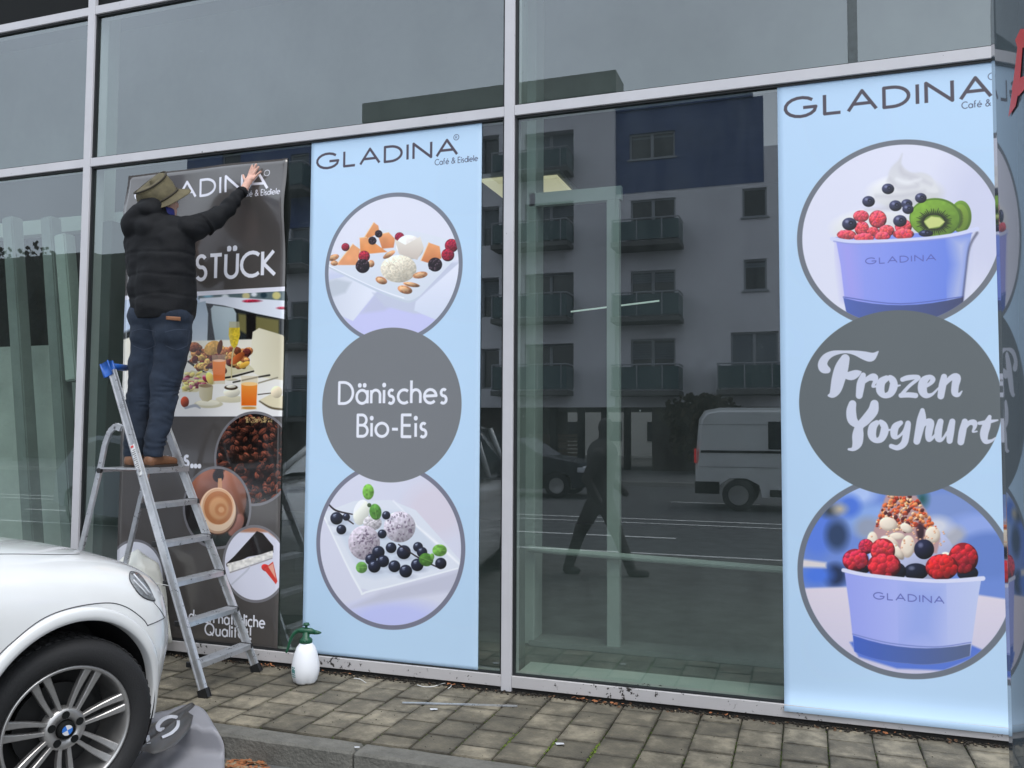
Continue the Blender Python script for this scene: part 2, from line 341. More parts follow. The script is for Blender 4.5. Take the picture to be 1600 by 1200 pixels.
    def text(s, t, x0, x1, z, h, col, wt=.075, gap=.2, al=1):
        tot = sum(GL[c][0] for c in t)+gap*(len(t)-1); k = (x1-x0)/tot; x = x0
        for c in t:
            aw, st = GL[c]
            for S in st:
                P = [(x+a*k, z+b*h) for a, b in S]
                if len(P) < 2: continue
                w_ = wt*h*.5; sl = s.msl(min(p[0] for p in P)-w_, min(p[1] for p in P)-w_, max(p[0] for p in P)+w_, max(p[1] for p in P)+w_)
                X, Z = s.X[sl], s.Z[sl]; dm = np.full(X.shape, 1e9)
                dot = len(P) == 2 and abs(P[0][1]-P[1][1]) < .03*h and P[0][0] == P[1][0]
                for q_, ((a0, b0), (a1, b1)) in enumerate(zip(P, P[1:])):
                    ex, ey = a1-a0, b1-b0; tr_ = ((X-a0)*ex+(Z-b0)*ey)/(ex*ex+ey*ey+1e-12); tt = np.clip(tr_, 0, 1)
                    dd = np.hypot(X-a0-tt*ex, Z-b0-tt*ey)
                    if not dot and P[0] != P[-1]:
                        if q_ == 0: dd = np.where(tr_ < 0, 9, dd)
                        if q_ == len(P)-2: dd = np.where(tr_ > 1, 9, dd)
                    dm = np.minimum(dm, dd)
                w2 = w_*(1.5 if abs(P[0][1]-P[-1][1]) < .03*h and len(P) == 2 and P[0][0] == P[-1][0] else 1)
                s.put(sl, np.clip((w2-dm)*s.ppm+.5, 0, 1)*al, np.array(col)/255.)
            x += (aw+gap)*k
    # printed fruit
    def rasp(s, x, y, r, col=(205, 55, 62), ry=None):
        ry = ry or r; s.ell(x, y, r, ry, [c*.78 for c in col], sh=.6, rim=.35)
        k = r*.19
        for i in range(58):
            a = s.rg.uniform(0, 6.28); q = math.sqrt(s.rg.uniform(0, 1))*.8
            s.ell(x+math.cos(a)*q*r, y+math.sin(a)*q*ry, k, k, [min(255, c*s.rg.uniform(.86, 1.12)*(1-.3*math.sin(a)*q-.12*math.cos(a)*q)) for c in col], sh=.42, hl=.06, soft=.9)
    def black(s, x, y, r):
        s.ell(x, y, r, r, (30, 22, 30), sh=.3)
        for i in range(22):
            a = s.rg.uniform(0, 6.28); q = math.sqrt(s.rg.uniform(0, 1))*.85
            s.ell(x+math.cos(a)*q*r, y+math.sin(a)*q*r, r*.22, r*.22, (48, 36, 44), sh=.8, hl=.3, soft=.5)
    def blue(s, x, y, r, col=(42, 44, 66), ry=None, crown=True):
        s.ell(x, y, r, ry or r, col, sh=.9, rim=.35, hl=.28, soft=.8)
        if crown: s.ell(x+r*.2, y-r*.15, r*.32, r*.28, (20, 20, 34), sh=0); s.ell(x+r*.2, y-r*.12, r*.16, r*.13, (70, 74, 96), sh=0)
    def image(s, name):
        im = bpy.data.images.new(name, s.W, s.H, alpha=False)
        B = np.ones((s.H, s.W, 4), np.float32); B[..., :3] = np.clip(s.A, 0, 1)
        im.pixels.foreach_set(B.ravel()); im.update(); im.pack(); return im
def printmat(name, im, rough=.3, coat=.0, bump=0, spec=.5):
    M = mat(name, (1, 1, 1), rough, coat=coat, bump=bump, bscale=2.5, spec=spec); T = M.node_tree; P = T.nodes['Principled BSDF']
    t = T.nodes.new('ShaderNodeTexImage'); t.image = im; t.interpolation = 'Cubic'; t.extension = 'EXTEND'
    mu = T.nodes.new('ShaderNodeVectorMath'); mu.operation = 'SCALE'; mu.inputs['Scale'].default_value = PRINT_GAIN
    T.links.new(t.outputs[0], mu.inputs[0]); T.links.new(mu.outputs[0], P.inputs['Base Color'])
    P.inputs['Coat Roughness'].default_value = .08
    return M
PRINT_GAIN = .98
# ------------------------------------------------------------------ the three printed banners (flat print)
WHITE = (236, 236, 244)
def mpt(P, x, y):
    a, b = P.to(x, y); q = px_point(a, b, P.Y); return q.x, q.z
def logo(P, x0, x1, z, h, col):
    P.text('GLADINA', x0, x1, z, h, col, wt=.165, gap=.24)
# ---- banner in the middle: ice cream
B2 = Pic(-3.067, -1.863, .086, 3.413, (189, 216, 240))
P = B2
sl_ = (slice(0, P.H), slice(0, P.W)); P.A *= (1+.012*(P.nz(sl_, 90, 3)-.5))[..., None]
P.disc(-2.466, 2.54, .483, (122, 126, 138)); P.disc(-2.466, 2.54, .456, (228, 228, 240))
P.setclip(-2.466, 2.54, .456); P.T = (470, 280, 4.286)
P.poly([(100, 620), (500, 600), (1100, 560), (1150, 1100), (100, 1100)], (205, 210, 232), soft=14)
P.poly([(300, 760), (1100, 900), (1000, 1100), (300, 1100)], (203, 203, 240), soft=20)
P.poly([(170, 680), (300, 650), (520, 745), (350, 950), (220, 890)], (212, 216, 228), soft=1.5, grad=((236, 238, 248), False))
P.poly([(170, 690), (240, 670), (340, 690), (300, 760), (180, 800)], (196, 202, 212), soft=5)
P.poly([(400, 900), (515, 750), (640, 830), (560, 880)], (196, 198, 222), soft=6)
P.poly([(480, 760), (700, 800), (1000, 560), (1090, 560), (960, 900), (760, 900), (560, 850)], (200, 204, 222), soft=4)
P.poly([(185, 570), (520, 330), (780, 350), (1060, 420), (1095, 470), (790, 790), (740, 818), (670, 808), (185, 588)], (226, 229, 238), soft=1.2, grad=((216, 222, 232), True))
P.stroke([(185, 588, 5), (500, 742, 6), (680, 812, 7), (740, 818, 7), (790, 790, 5)], (202, 210, 222), soft=1)
P.stroke([(185, 578, 3), (500, 728, 3), (690, 796, 4)], (242, 244, 250), soft=1)
P.poly([(1060, 560), (1110, 640), (1080, 860), (900, 940), (760, 880), (770, 820)], (235, 236, 248), soft=2, grad=((214, 220, 236), True))
OR = (238, 166, 112)
for q, c2 in (([(430, 385), (490, 290), (520, 312), (528, 360), (445, 398)], (222, 140, 84)), ([(515, 372), (590, 358), (632, 400), (622, 458), (545, 466)], (210, 128, 82)),
              ([(395, 395), (440, 388), (580, 488), (400, 505)], (226, 140, 76)), ([(240, 575), (350, 435), (398, 470), (378, 575)], (236, 160, 112)),
              ([(805, 545), (858, 425), (930, 450), (942, 530), (850, 560)], (206, 124, 76))):
    P.poly(q, OR, grad=(c2, True), nzs=40, nza=.05, soft=1.2)
    P.stroke([(q[0][0], q[0][1], 3), (q[1][0], q[1][1], 3)], (250, 205, 150), soft=1)
for x, y, r_ in ((480, 412, 27), (522, 366, 25), (705, 410, 28)): P.black(x, y, r_)
P.rasp(300, 455, 27, (150, 40, 60)); P.rasp(662, 388, 32, (150, 38, 62))
P.ell(730, 455, 92, 80, (232, 226, 220), rot=20, sh=.3, nzs=16, nza=.05)
P.poly([(628, 400), (700, 440), (800, 385), (825, 460), (780, 540), (660, 500)], (238, 230, 218), soft=1.5, grad=((205, 190, 178), True))
P.ell(655, 600, 120, 92, (226, 216, 196), sh=.32, nzs=9, nza=.1)
for i in range(26):
    a = P.rg.uniform(-60, 70); x = 655+P.rg.uniform(-80, 90); y = 600+P.rg.uniform(-60, 60)
    P.stroke([(x, y, 2), (x+18*math.cos(R(a)), y+18*math.sin(R(a)), 1.5)], (188, 172, 148), soft=.8, al=.7)
for e in ((220, 525, 38, 20, -20), (225, 562, 24, 18, 0), (592, 505, 46, 17, -32), (540, 678, 40, 24, 20), (698, 740, 50, 27, 15), (742, 706, 55, 15, 10), (800, 642, 50, 22, -10), (472, 566, 22, 24, 0)):
    P.ell(*e[:4], (186, 130, 92), rot=e[4], sh=.5, nzs=12, nza=.25); P.ell(e[0]-4, e[1]-4, e[2]*.6, e[3]*.5, (222, 176, 132), rot=e[4], sh=.3)
P.rasp(425, 517, 38, (160, 36, 58)); P.black(415, 582, 47); P.rasp(1010, 445, 45, (150, 32, 56)); P.rasp(985, 507, 43, (150, 32, 56)); P.black(900, 572, 47)
P.clip = None
P.disc(-2.464, .802, .514, (122, 122, 138)); P.disc(-2.464, .802, .486, (220, 220, 235))
P.setclip(-2.464, .802, .486); P.T = (470, 720, 4.286)
P.ell(620, 1060, 330, 120, (196, 200, 244), soft=22, sh=0); P.ell(900, 330, 200, 180, (222, 214, 226), soft=30, sh=0)
P.poly([(540, 880), (1080, 730), (1080, 860), (340, 980)], (200, 200, 216), soft=9)
P.poly([(140, 350), (360, 268), (600, 262), (770, 330), (1090, 690), (1050, 722), (480, 872), (385, 850)], (228, 231, 240), soft=1.3)
P.poly([(215, 400), (380, 330), (700, 340), (960, 640), (900, 720), (500, 790), (410, 770)], (213, 220, 232), soft=8)
P.stroke([(150, 360, 5), (385, 840, 7), (480, 868, 6), (1050, 720, 5)], (244, 246, 250), soft=1.5)
P.stroke([(770, 430, 6), (920, 560, 8), (1060, 690, 6)], (250, 250, 254), soft=3)
P.stroke([(620, 268, 4), (770, 420, 5)], (246, 246, 252), soft=3)
def leaf(x, y, rx, ry, rot, c=(98, 152, 62)):
    P.ell(x, y, rx, ry, c, rot=rot, sh=.35, nzs=14, nza=.22, soft=1)
    a = R(rot+90 if ry > rx else rot); k = max(rx, ry)*.8
    P.stroke([(x-k*math.cos(a), y-k*math.sin(a), 2), (x+k*math.cos(a), y+k*math.sin(a), 2)], (150, 190, 104), soft=1, al=.6)
tw = (44, 34, 40)
P.stroke([(178, 280, 5), (235, 332, 6), (345, 358, 4)], tw); P.stroke([(250, 350, 4), (300, 385, 6), (352, 422, 4)], tw)
P.ell(405, 345, 52, 86, (240, 240, 228), rot=12, sh=.3); P.ell(480, 415, 62, 50, (196, 190, 194), nzs=8, nza=.2, sh=.4)
leaf(452, 208, 38, 52, 0, (112, 168, 66)); leaf(500, 342, 40, 54, -10, (86, 140, 58)); P.ell(459, 297, 14, 14, (70, 90, 60))
P.ell(425, 548, 106, 115, (188, 178, 188), sh=.42, nzs=11, nza=.14); P.ell(662, 442, 106, 104, (198, 190, 200), sh=.42, nzs=11, nza=.12)
for cx_, cy_ in ((425, 548), (662, 442)):
    for i in range(46):
        a = P.rg.uniform(0, 6.28); q = math.sqrt(P.rg.uniform(0, 1))*88
        P.ell(cx_+q*math.cos(a), cy_+q*math.sin(a), P.rg.uniform(3, 13), P.rg.uniform(2, 7), (92, 74, 96), rot=P.rg.uniform(0, 180), sh=0, al=.65)
for b in ((240, 385, 42), (305, 376, 25), (272, 460, 33), (572, 365, 28), (545, 490, 30), (605, 582, 36), (690, 612, 47), (785, 577, 33), (812, 612, 35), (780, 697, 42), (520, 612, 42), (470, 660, 38), (552, 672, 40), (493, 707, 42), (627, 706, 40), (703, 739, 43)):
    P.ell(b[0]+8, b[1]+b[2]*.8, b[2]*1.1, b[2]*.35, (150, 158, 176), soft=5, sh=0, al=.55); P.blue(*b, (32, 36, 54), crown=False)
    P.stroke([(b[0]-b[2]*.45, b[1]-b[2]*.5, 2.5), (b[0]-b[2]*.1, b[1]-b[2]*.62, 2)], (190, 200, 225), soft=1)
P.stroke([(655, 560, 4), (790, 650, 5), (935, 722, 4)], tw)
P.blue(938, 687, 38, (32, 34, 50), crown=False)
leaf(930, 600, 48, 40, 0, (110, 162, 70)); leaf(840, 662, 48, 44, 20, (76, 122, 48)); leaf(880, 642, 14, 22, 0); leaf(408, 714, 38, 38, 0, (104, 158, 78))
P.clip = None
P.disc(-2.467, 1.677, .485, (121, 123, 126))
P.text('Dänisches', -2.829, -2.081, 1.686, .135, WHITE, wt=.135); P.text('Bio-Eis', -2.692, -2.214, 1.478, .135, WHITE, wt=.135)
logo(P, -3.022, -2.027, 3.228, .096, (74, 66, 78))
P.text('Café & Eisdiele', -2.176, -1.89, 3.173, .035, (70, 74, 96), wt=.12)
P.disc(-2.033, 3.335, .019, (70, 74, 96), .0155); P.text('R', -2.039, -2.027, 3.326, .017, (70, 74, 96), wt=.13)

# ---- banner on the right: frozen yoghurt
B3 = Pic(-.129, 1.068, .06, 3.42, (188, 215, 240)); P = B3
sl_ = (slice(0, P.H), slice(0, P.W)); P.A *= (1+.012*(P.nz(sl_, 120, 4)-.5))[..., None]
P.disc(.463, 2.552, .499, (112, 116, 124)); P.disc(.463, 2.552, .472, (226, 225, 239))
P.setclip(.463, 2.552, .472); P.T = (1220, 200, 3.75)
P.ell(1250, 500, 300, 420, (206, 206, 228), soft=60, sh=0, al=.8)
YO = (224, 222, 222)
P.ell(560, 590, 260, 110, YO, soft=8, sh=.1); P.ell(730, 380, 215, 100, YO, soft=8, sh=.14)
P.poly([(712, 150), (690, 188), (645, 235), (628, 290), (640, 330), (900, 380), (910, 340), (880, 285), (830, 262), (770, 262), (728, 240), (706, 205)], (208, 206, 212), soft=4, grad=((228, 226, 226), True), sm=1)
for st in ([(640, 300, 4), (690, 350, 8), (800, 340, 6), (760, 300, 3)], [(700, 235, 6), (720, 270, 10), (790, 290, 6), (880, 330, 3)], [(560, 400, 5), (700, 400, 9), (840, 370, 4)], [(500, 480, 4), (640, 470, 8), (780, 430, 4)]):
    P.stroke(st, (198, 194, 200), soft=9, al=.8)
P.stroke([(680, 300, 5), (740, 320, 8), (820, 300, 3)], (240, 238, 240), soft=7)
P.poly([(320, 640), (1120, 600), (1095, 760)]+qb((1064, 1062), (1040, 1130), (900, 1140))+qb((560, 1140), (400, 1130), (382, 1070))+[(350, 800)], (158, 164, 236), grad=((104, 132, 222), False), soft=1)
P.poly([(1000, 650), (1110, 640), (1066, 1000), (985, 1030), (1030, 800)], (196, 200, 226), soft=26, al=.85)
P.poly([(330, 660), (430, 668), (470, 1020), (375, 1000)], (168, 160, 232), soft=22, al=.7)
P.poly(qb((366, 995), (700, 1085), (1070, 990))+qb((1064, 1062), (1040, 1130), (900, 1140))+qb((560, 1140), (400, 1130), (382, 1070)), (84, 104, 178), grad=((70, 76, 110), False), soft=1.2)
P.stroke([(366, 990, 3), (700, 1030, 3), (1068, 988, 3)], (92, 106, 180), soft=1)
P.stroke([(1150, 615, 6), (1105, 700, 5), (1082, 860, 4), (1060, 1060, 4)], (62, 62, 84), soft=4, al=.8)
RP = (226, 78, 88)
for e in ((470, 517, 46, 34), (568, 535, 52, 52), (475, 590, 42, 44), (620, 602, 45, 34), (718, 578, 50, 42), (540, 606, 36, 26), (385, 626, 56, 28), (487, 642, 60, 22), (595, 634, 48, 24), (718, 622, 62, 30)): P.rasp(e[0], e[1], e[2], RP, e[3])
P.ell(1055, 520, 62, 94, (98, 132, 42), sh=.3); P.ell(1050, 525, 50, 78, (122, 152, 52), sh=.2)
for k in range(18):
    a = R(-80+k*9); P.stroke([(1030+25*math.cos(a), 530+42*math.sin(a), 2.5), (1030+40*math.cos(a), 530+62*math.sin(a), 1)], (40, 46, 22))
P.ell(905, 527, 152, 116, (84, 118, 36), sh=.2); P.ell(902, 530, 143, 108, (116, 154, 50), sh=.25, nzs=20, nza=.06)
P.ell(898, 550, 84, 62, (94, 120, 40), sh=0, soft=8)
for k in range(46):
    a = R(k*7.83+2); q = 1+.12*math.sin(k*2.3); P.stroke([(898+62*math.cos(a), 550+44*math.sin(a), 4), (898+98*q*math.cos(a), 550+74*q*math.sin(a), 1)], (30, 36, 16), soft=.9)
P.poly([(838, 548), (880, 518), (930, 524), (962, 550), (930, 578), (868, 590)], (206, 214, 132), soft=2)
for b in ((628, 357, 36), (514, 431, 37), (672, 456, 37), (738, 446, 33), (745, 476, 33), (820, 411, 34), (402, 563, 43), (698, 545, 40)): P.blue(b[0], b[1], b[2], (52, 54, 80), b[2]*.86)
P.blue(850, 618, 42, (36, 40, 70), 20)
P.stroke([(300, 650, 12), (450, 666, 10), (780, 652, 9), (1000, 628, 10), (1150, 592, 13)], (214, 216, 242), soft=1.2)
P.stroke([(310, 664, 3), (450, 680, 3), (780, 664, 3), (1000, 642, 3), (1120, 616, 3)], (150, 156, 214), soft=2)
a_ = mpt(P, 497, 795); b_ = mpt(P, 908, 778); P.text('GLADINA', a_[0], b_[0], (a_[1]+b_[1])/2, .031, (92, 98, 176), wt=.15, gap=.28)
P.clip = None
P.disc(.459, .788, .514, (112, 118, 128)); P.disc(.459, .788, .486, (112, 140, 210))
P.setclip(.459, .788, .486); P.T = (1220, 740, 3.529)
for e in ((200, 300, 90, 160, (92, 128, 220)), (420, 110, 100, 60, (176, 196, 238)), (520, 260, 160, 90, (140, 170, 225)), (380, 180, 60, 60, (80, 120, 215)), (310, 340, 60, 80, (46, 66, 100)), (270, 205, 40, 30, (60, 66, 70)), (325, 195, 30, 22, (205, 186, 150)),
          (900, 180, 200, 80, (128, 150, 205)), (1100, 290, 170, 70, (150, 170, 228)), (960, 350, 60, 60, (176, 176, 186)), (1150, 450, 180, 130, (104, 132, 200)), (480, 300, 70, 60, (150, 158, 178)), (300, 560, 60, 60, (34, 50, 84)), (200, 560, 80, 50, (78, 122, 222)), (780, 140, 30, 40, (40, 90, 90)), (860, 290, 80, 50, (214, 214, 224))):
    P.ell(*e[:4], e[4], soft=14, sh=0)
P.poly([(100, 470), (250, 490), (250, 520), (100, 515)], (226, 216, 214), soft=5)
P.poly([(100, 632), (420, 622), (900, 640), (1300, 700), (1300, 1150), (300, 1150)], (228, 216, 226), soft=4, grad=((205, 200, 222), True))
P.poly([(380, 930), (520, 900), (1040, 940), (1140, 985), (900, 1085), (640, 1075), (430, 1010)], (92, 122, 208), soft=4)
P.ell(720, 440, 235, 160, (192, 196, 226), soft=2, sh=.3)
P.poly([(580, 120), (745, 120), (800, 200), (840, 280), (880, 360), (860, 440), (560, 430), (500, 350), (545, 215)], (188, 150, 150), soft=3)
for i in range(230):
    t = P.rg.uniform(0, 1); x = 665+P.rg.uniform(-1, 1)*(70+110*t); y = 125+t*190-(.25*abs(x-690) if x < 640 else 0)*.3
    c = [(222, 104, 56), (236, 140, 84), (170, 58, 38), (206, 84, 50), (245, 190, 150), (90, 40, 40)][P.rg.integers(6)]
    P.ell(x+30*t, y, P.rg.uniform(6, 15), P.rg.uniform(5, 12), c, rot=P.rg.uniform(0, 180), sh=.6)
P.ell(770, 320, 22, 50, (60, 34, 44), soft=4)
for e in ((592, 278, 50, 38, 10), (692, 300, 36, 24, 30), (700, 402, 38, 62, 5), (838, 338, 42, 46, 0), (640, 345, 42, 20, 0), (600, 380, 55, 30, 30), (640, 430, 55, 24, 50), (505, 370, 30, 50, 0), (925, 458, 40, 20, 30)):
    P.ell(*e[:4], (228, 206, 186), rot=e[4], sh=.35, soft=1.2); P.ell(e[0], e[1], e[2]*.7, e[3]*.7, (238, 222, 202), rot=e[4], sh=.1, soft=4)
for i in range(40): P.ell(P.rg.uniform(500, 900), P.rg.uniform(300, 420), 6, 5, (240, 178, 140), sh=.4, al=.9)
for b in ((745, 540, 68, 46), (440, 528, 50, 26), (1030, 548, 58, 42), (640, 540, 50, 50)): P.blue(b[0], b[1], b[2], (24, 28, 46), b[3], crown=False)
P.rasp(470, 402, 42, (188, 42, 66)); P.rasp(412, 477, 72, (196, 46, 66), 62); P.rasp(562, 425, 68, (205, 52, 62)); P.rasp(570, 508, 92, (190, 42, 54), 72); P.rasp(1006, 467, 82, (180, 34, 46), 86); P.rasp(888, 516, 90, (198, 36, 40), 72)
P.blue(790, 417, 55, (30, 32, 56), crown=False)
P.poly([(352, 545), (500, 560), (860, 590), (1105, 585), (1085, 700)]+qb((1044, 1005), (860, 1070), (700, 1046))+qb((680, 1045), (500, 1030), (405, 980))+[(380, 750)], (156, 164, 236), grad=((196, 204, 236), False), soft=1.2)
P.poly([(700, 620), (900, 620), (860, 940), (660, 930)], (140, 160, 226), soft=40, al=.6)
P.poly(qb((398, 892), (720, 1005), (1048, 938))+qb((1042, 1005), (860, 1070), (700, 1046))+qb((680, 1045), (500, 1030), (405, 980)), (72, 102, 192), grad=((92, 104, 136), False), soft=1.5)
P.stroke([(396, 884, 3), (600, 934, 3), (850, 955, 3), (1048, 930, 3)], (124, 136, 200), soft=1.4)
P.stroke([(345, 532, 11), (500, 562, 10), (850, 592, 10), (1115, 578, 13)], (222, 222, 243), soft=1.2)
a_ = mpt(P, 512, 690); b_ = mpt(P, 900, 716)
n_ = 'GLADINA'; tot = sum(GL[c][0] for c in n_)+.28*6; k_ = (b_[0]-a_[0])/tot; x_ = a_[0]
for i, c in enumerate(n_):
    P.text(c, x_, x_+GL[c][0]*k_, a_[1]+(b_[1]-a_[1])*i/6, .033, (96, 102, 176), wt=.15); x_ += (GL[c][0]+.28)*k_
P.clip = None
P.disc(.444, 1.674, .48, (98, 104, 106))
P.T = (1220, 480, 4); LC = (205, 208, 222)
for st in (
 [(290, 392, 18), (268, 380, 26), (262, 350, 24), (285, 312, 20), (330, 288, 14), (400, 279, 7), (460, 285, 12), (520, 302, 22), (560, 312, 24), (585, 300, 14), (608, 277, 3)],
 [(402, 322, 24), (380, 380, 36), (360, 450, 36), (345, 510, 30), (325, 545, 18), (300, 552, 6)], [(400, 428, 14), (440, 428, 24), (470, 416, 20), (500, 404, 4)],
 [(515, 425, 14), (500, 480, 22), (490, 552, 18)], [(505, 480, 8), (548, 445, 14), (582, 438, 20), (590, 460, 12), (575, 495, 7), (605, 492, 5)],
 [(660, 445, 16), (628, 470, 22), (622, 520, 22), (645, 552, 14), (685, 540, 18), (705, 495, 22), (702, 455, 16), (680, 438, 10), (705, 490, 8), (745, 488, 4)],
 [(760, 452, 12), (800, 440, 14), (862, 440, 10), (800, 495, 9), (750, 552, 10)], [(750, 552, 12), (800, 548, 14), (842, 552, 14)],
 [(880, 505, 10), (930, 480, 10), (950, 452, 14), (930, 436, 12), (893, 462, 22), (885, 515, 24), (905, 550, 16), (945, 545, 8), (985, 505, 4)],
 [(1020, 435, 16), (1010, 490, 20), (1000, 555, 18)], [(1010, 500, 8), (1060, 445, 14), (1098, 440, 22), (1090, 490, 20), (1088, 535, 18), (1110, 548, 10), (1132, 525, 3)],
 [(448, 605, 20), (440, 650, 26), (448, 705, 26), (480, 738, 16)], [(585, 605, 22), (575, 650, 28), (530, 705, 26), (492, 745, 22), (482, 800, 30), (478, 850, 26), (455, 885, 12), (425, 888, 6)],
 [(600, 722, 14), (575, 750, 22), (570, 800, 22), (592, 832, 14), (628, 822, 18), (648, 775, 22), (645, 735, 16), (622, 716, 10), (650, 765, 8), (690, 765, 4)],
 [(750, 722, 12), (715, 750, 20), (708, 800, 18), (730, 812, 8), (770, 775, 8), (795, 725, 14), (785, 790, 18), (770, 850, 18), (730, 878, 14), (690, 868, 12)],
 [(885, 645, 12), (880, 700, 24), (865, 770, 22), (850, 838, 18)], [(868, 765, 8), (905, 722, 14), (935, 722, 20), (925, 780, 20), (925, 825, 14), (950, 815, 8), (975, 780, 4)],
 [(998, 715, 16), (985, 770, 20), (985, 820, 18), (1010, 825, 8), (1040, 780, 6)], [(1072, 715, 16), (1060, 780, 20), (1055, 835, 16)],
 [(1150, 715, 16), (1135, 780, 20), (1125, 842, 18)], [(1140, 770, 8), (1175, 725, 12), (1208, 722, 16), (1212, 748, 10), (1200, 778, 5), (1225, 776, 4)],
 [(1305, 685, 10), (1285, 740, 22), (1270, 795, 22), (1280, 838, 14), (1315, 835, 8), (1342, 815, 3)], [(1240, 725, 9), (1290, 718, 11), (1355, 706, 4)]):
    P.stroke([(q[0], q[1], q[2]*1.16+.5) for q in st], LC, soft=.7)
logo(P, -.088, .908, 3.231, .104, (74, 66, 76))
P.text('Café & Eisdiele', .775, 1.05, 3.181, .034, (70, 74, 96), wt=.12)
P.disc(.915, 3.333, .019, (70, 74, 96), .0155)

# ---- banner on the left: breakfast
B1 = Pic(-4.572, -3.25, .088, 3.325, (78, 74, 72)); P = B1
sl_ = (slice(0, P.H), slice(0, P.W)); P.A *= (1+.05*(P.nz(sl_, 60, 6)-.5))[..., None]
logo(P, -4.49, -3.385, 3.126, .11, (225, 224, 234))
P.text('Café & Eisdiele', -3.60, -3.287, 3.08, .04, (225, 224, 234), wt=.13); P.disc(-3.40, 3.235, .022, (225, 224, 234), .018)
P.text('STÜCK', -3.958, -3.33, 2.546, .16, WHITE, wt=.16); P.text('FRÜH', -4.51, -4.05, 2.546, .16, WHITE, wt=.16)
P.rect(-4.572, 1.604, -3.25, 2.462, (232, 230, 240))
P.T = (100, 440, 4)
P.clip = ((P.Z < 2.431) & (P.Z > 1.606)).astype(float)
P.poly([(200, 40), (1420, 40), (1420, 900), (200, 900)], (38, 42, 44))
P.poly([(200, 60), (860, 80), (860, 160), (420, 300), (200, 400)], (190, 205, 226), soft=5); P.poly([(840, 50), (1400, 50), (1400, 130), (840, 110)], (92, 108, 112), soft=3)
for x, y, a, b, c in ((900, 90, 30, 12, (120, 170, 190)), (1010, 95, 22, 16, (226, 232, 236)), (1140, 90, 24, 22, (200, 190, 140)), (1250, 85, 20, 18, (40, 60, 70)), (1330, 88, 26, 24, (206, 196, 130)), (1190, 80, 18, 14, (226, 230, 236))): P.ell(x, y, a, b, c, soft=3, sh=0)
P.poly([(850, 105), (1000, 95), (1400, 120), (1400, 240), (1200, 200), (1000, 150), (850, 130)], (228, 232, 242), soft=1.4)
for e in ((1180, 121, 50, 9), (1150, 124, 26, 7), (1365, 166, 30, 8)): P.ell(*e, (170, 36, 62), soft=2, nzs=8, nza=.4)
P.poly([(1090, 200), (1345, 240), (1345, 330), (1180, 350), (1090, 300)], (118, 112, 70), soft=4); P.poly([(1140, 200), (1200, 205), (1200, 360), (1140, 360)], (24, 22, 22), soft=3)
P.poly([(800, 140), (885, 122), (902, 200), (895, 420), (800, 420)], (170, 186, 200), soft=2, grad=((200, 208, 214), True))
P.poly([(918, 170), (935, 148), (1060, 165), (1078, 200), (1078, 420), (950, 400), (925, 250)], (192, 206, 210), soft=2, grad=((150, 166, 172), True))
P.poly([(200, 420), (560, 300), (800, 370), (1180, 360), (1420, 600), (1420, 900), (200, 900)], (238, 232, 214), soft=2, grad=((238, 236, 236), True))
P.poly([(1168, 430), (1180, 315), (1220, 290), (1370, 335), (1400, 380), (1400, 620), (1240, 600), (1168, 560)], (236, 230, 206), soft=1.5, grad=((206, 196, 166), False))
P.poly([(780, 470), (850, 430), (1150, 510), (1190, 550), (1000, 600), (900, 560)], (214, 206, 172), soft=1.3); P.stroke([(780, 500, 6), (900, 580, 7), (1000, 604, 7), (1185, 560, 5)], (40, 36, 30), soft=1.5)
br = [(150, 92, 58), (176, 112, 66), (120, 66, 44), (200, 140, 84), (96, 44, 40), (214, 168, 96)]
for i in range(95):
    x = P.rg.uniform(800, 1150); y = 395+P.rg.uniform(0, 145)*(1 if x < 1000 else .7)+(x-800)*.12
    P.ell(x, y, P.rg.uniform(16, 44), P.rg.uniform(12, 28), br[P.rg.integers(6)], rot=P.rg.uniform(-40, 40), sh=.6, nzs=7, nza=.25)
P.ell(930, 415, 55, 42, (206, 158, 84), rot=-30, nzs=10, nza=.15); P.ell(975, 410, 16, 45, (88, 46, 24), rot=10); P.ell(1085, 480, 22, 55, (176, 88, 44), rot=50, sh=.5); P.ell(1130, 520, 36, 16, (220, 170, 70), rot=-30)
P.poly([(740, 600), (800, 555), (925, 575), (948, 640), (830, 690), (740, 690)], (222, 210, 168), soft=1.5)
for i in range(46):
    P.ell(P.rg.uniform(750, 910), P.rg.uniform(572, 672), P.rg.uniform(12, 30), P.rg.uniform(6, 14), [(158, 62, 86), (196, 120, 140), (228, 206, 120), (140, 44, 66), (236, 216, 150)][P.rg.integers(5)], rot=P.rg.uniform(-50, 50), sh=.4)
P.ell(915, 605, 24, 40, (232, 206, 110), rot=-20)
for i in range(14): P.ell(P.rg.uniform(560, 610), P.rg.uniform(600, 700), 16, 14, [(170, 60, 40), (226, 200, 120), (110, 120, 60)][i % 3], sh=.5)
P.ell(756, 752, 26, 34, (170, 70, 44), sh=.7); P.ell(610, 640, 40, 20, (236, 232, 222))
P.ell(905, 765, 90, 26, (214, 206, 176), sh=.1); P.ell(900, 758, 74, 18, (240, 234, 212), sh=.1)
P.poly([(842, 655), (860, 640), (915, 640), (934, 655), (926, 735), (900, 750), (866, 745), (848, 720)], (226, 216, 186), grad=((178, 166, 128), False)); P.ell(888, 652, 42, 11, (150, 126, 92), sh=0)
P.ell(1045, 735, 95, 22, (216, 208, 180), sh=.1); P.ell(1050, 690, 52, 34, (236, 230, 210)); P.ell(1046, 662, 42, 16, (70, 54, 40)); P.ell(1046, 656, 30, 10, (230, 224, 206))
P.stroke([(1060, 630, 5), (1200, 600, 5), (1285, 585, 6)], (60, 56, 50), soft=1.2); P.stroke([(1180, 645, 4), (1335, 600, 5)], (150, 142, 120), soft=1.2)
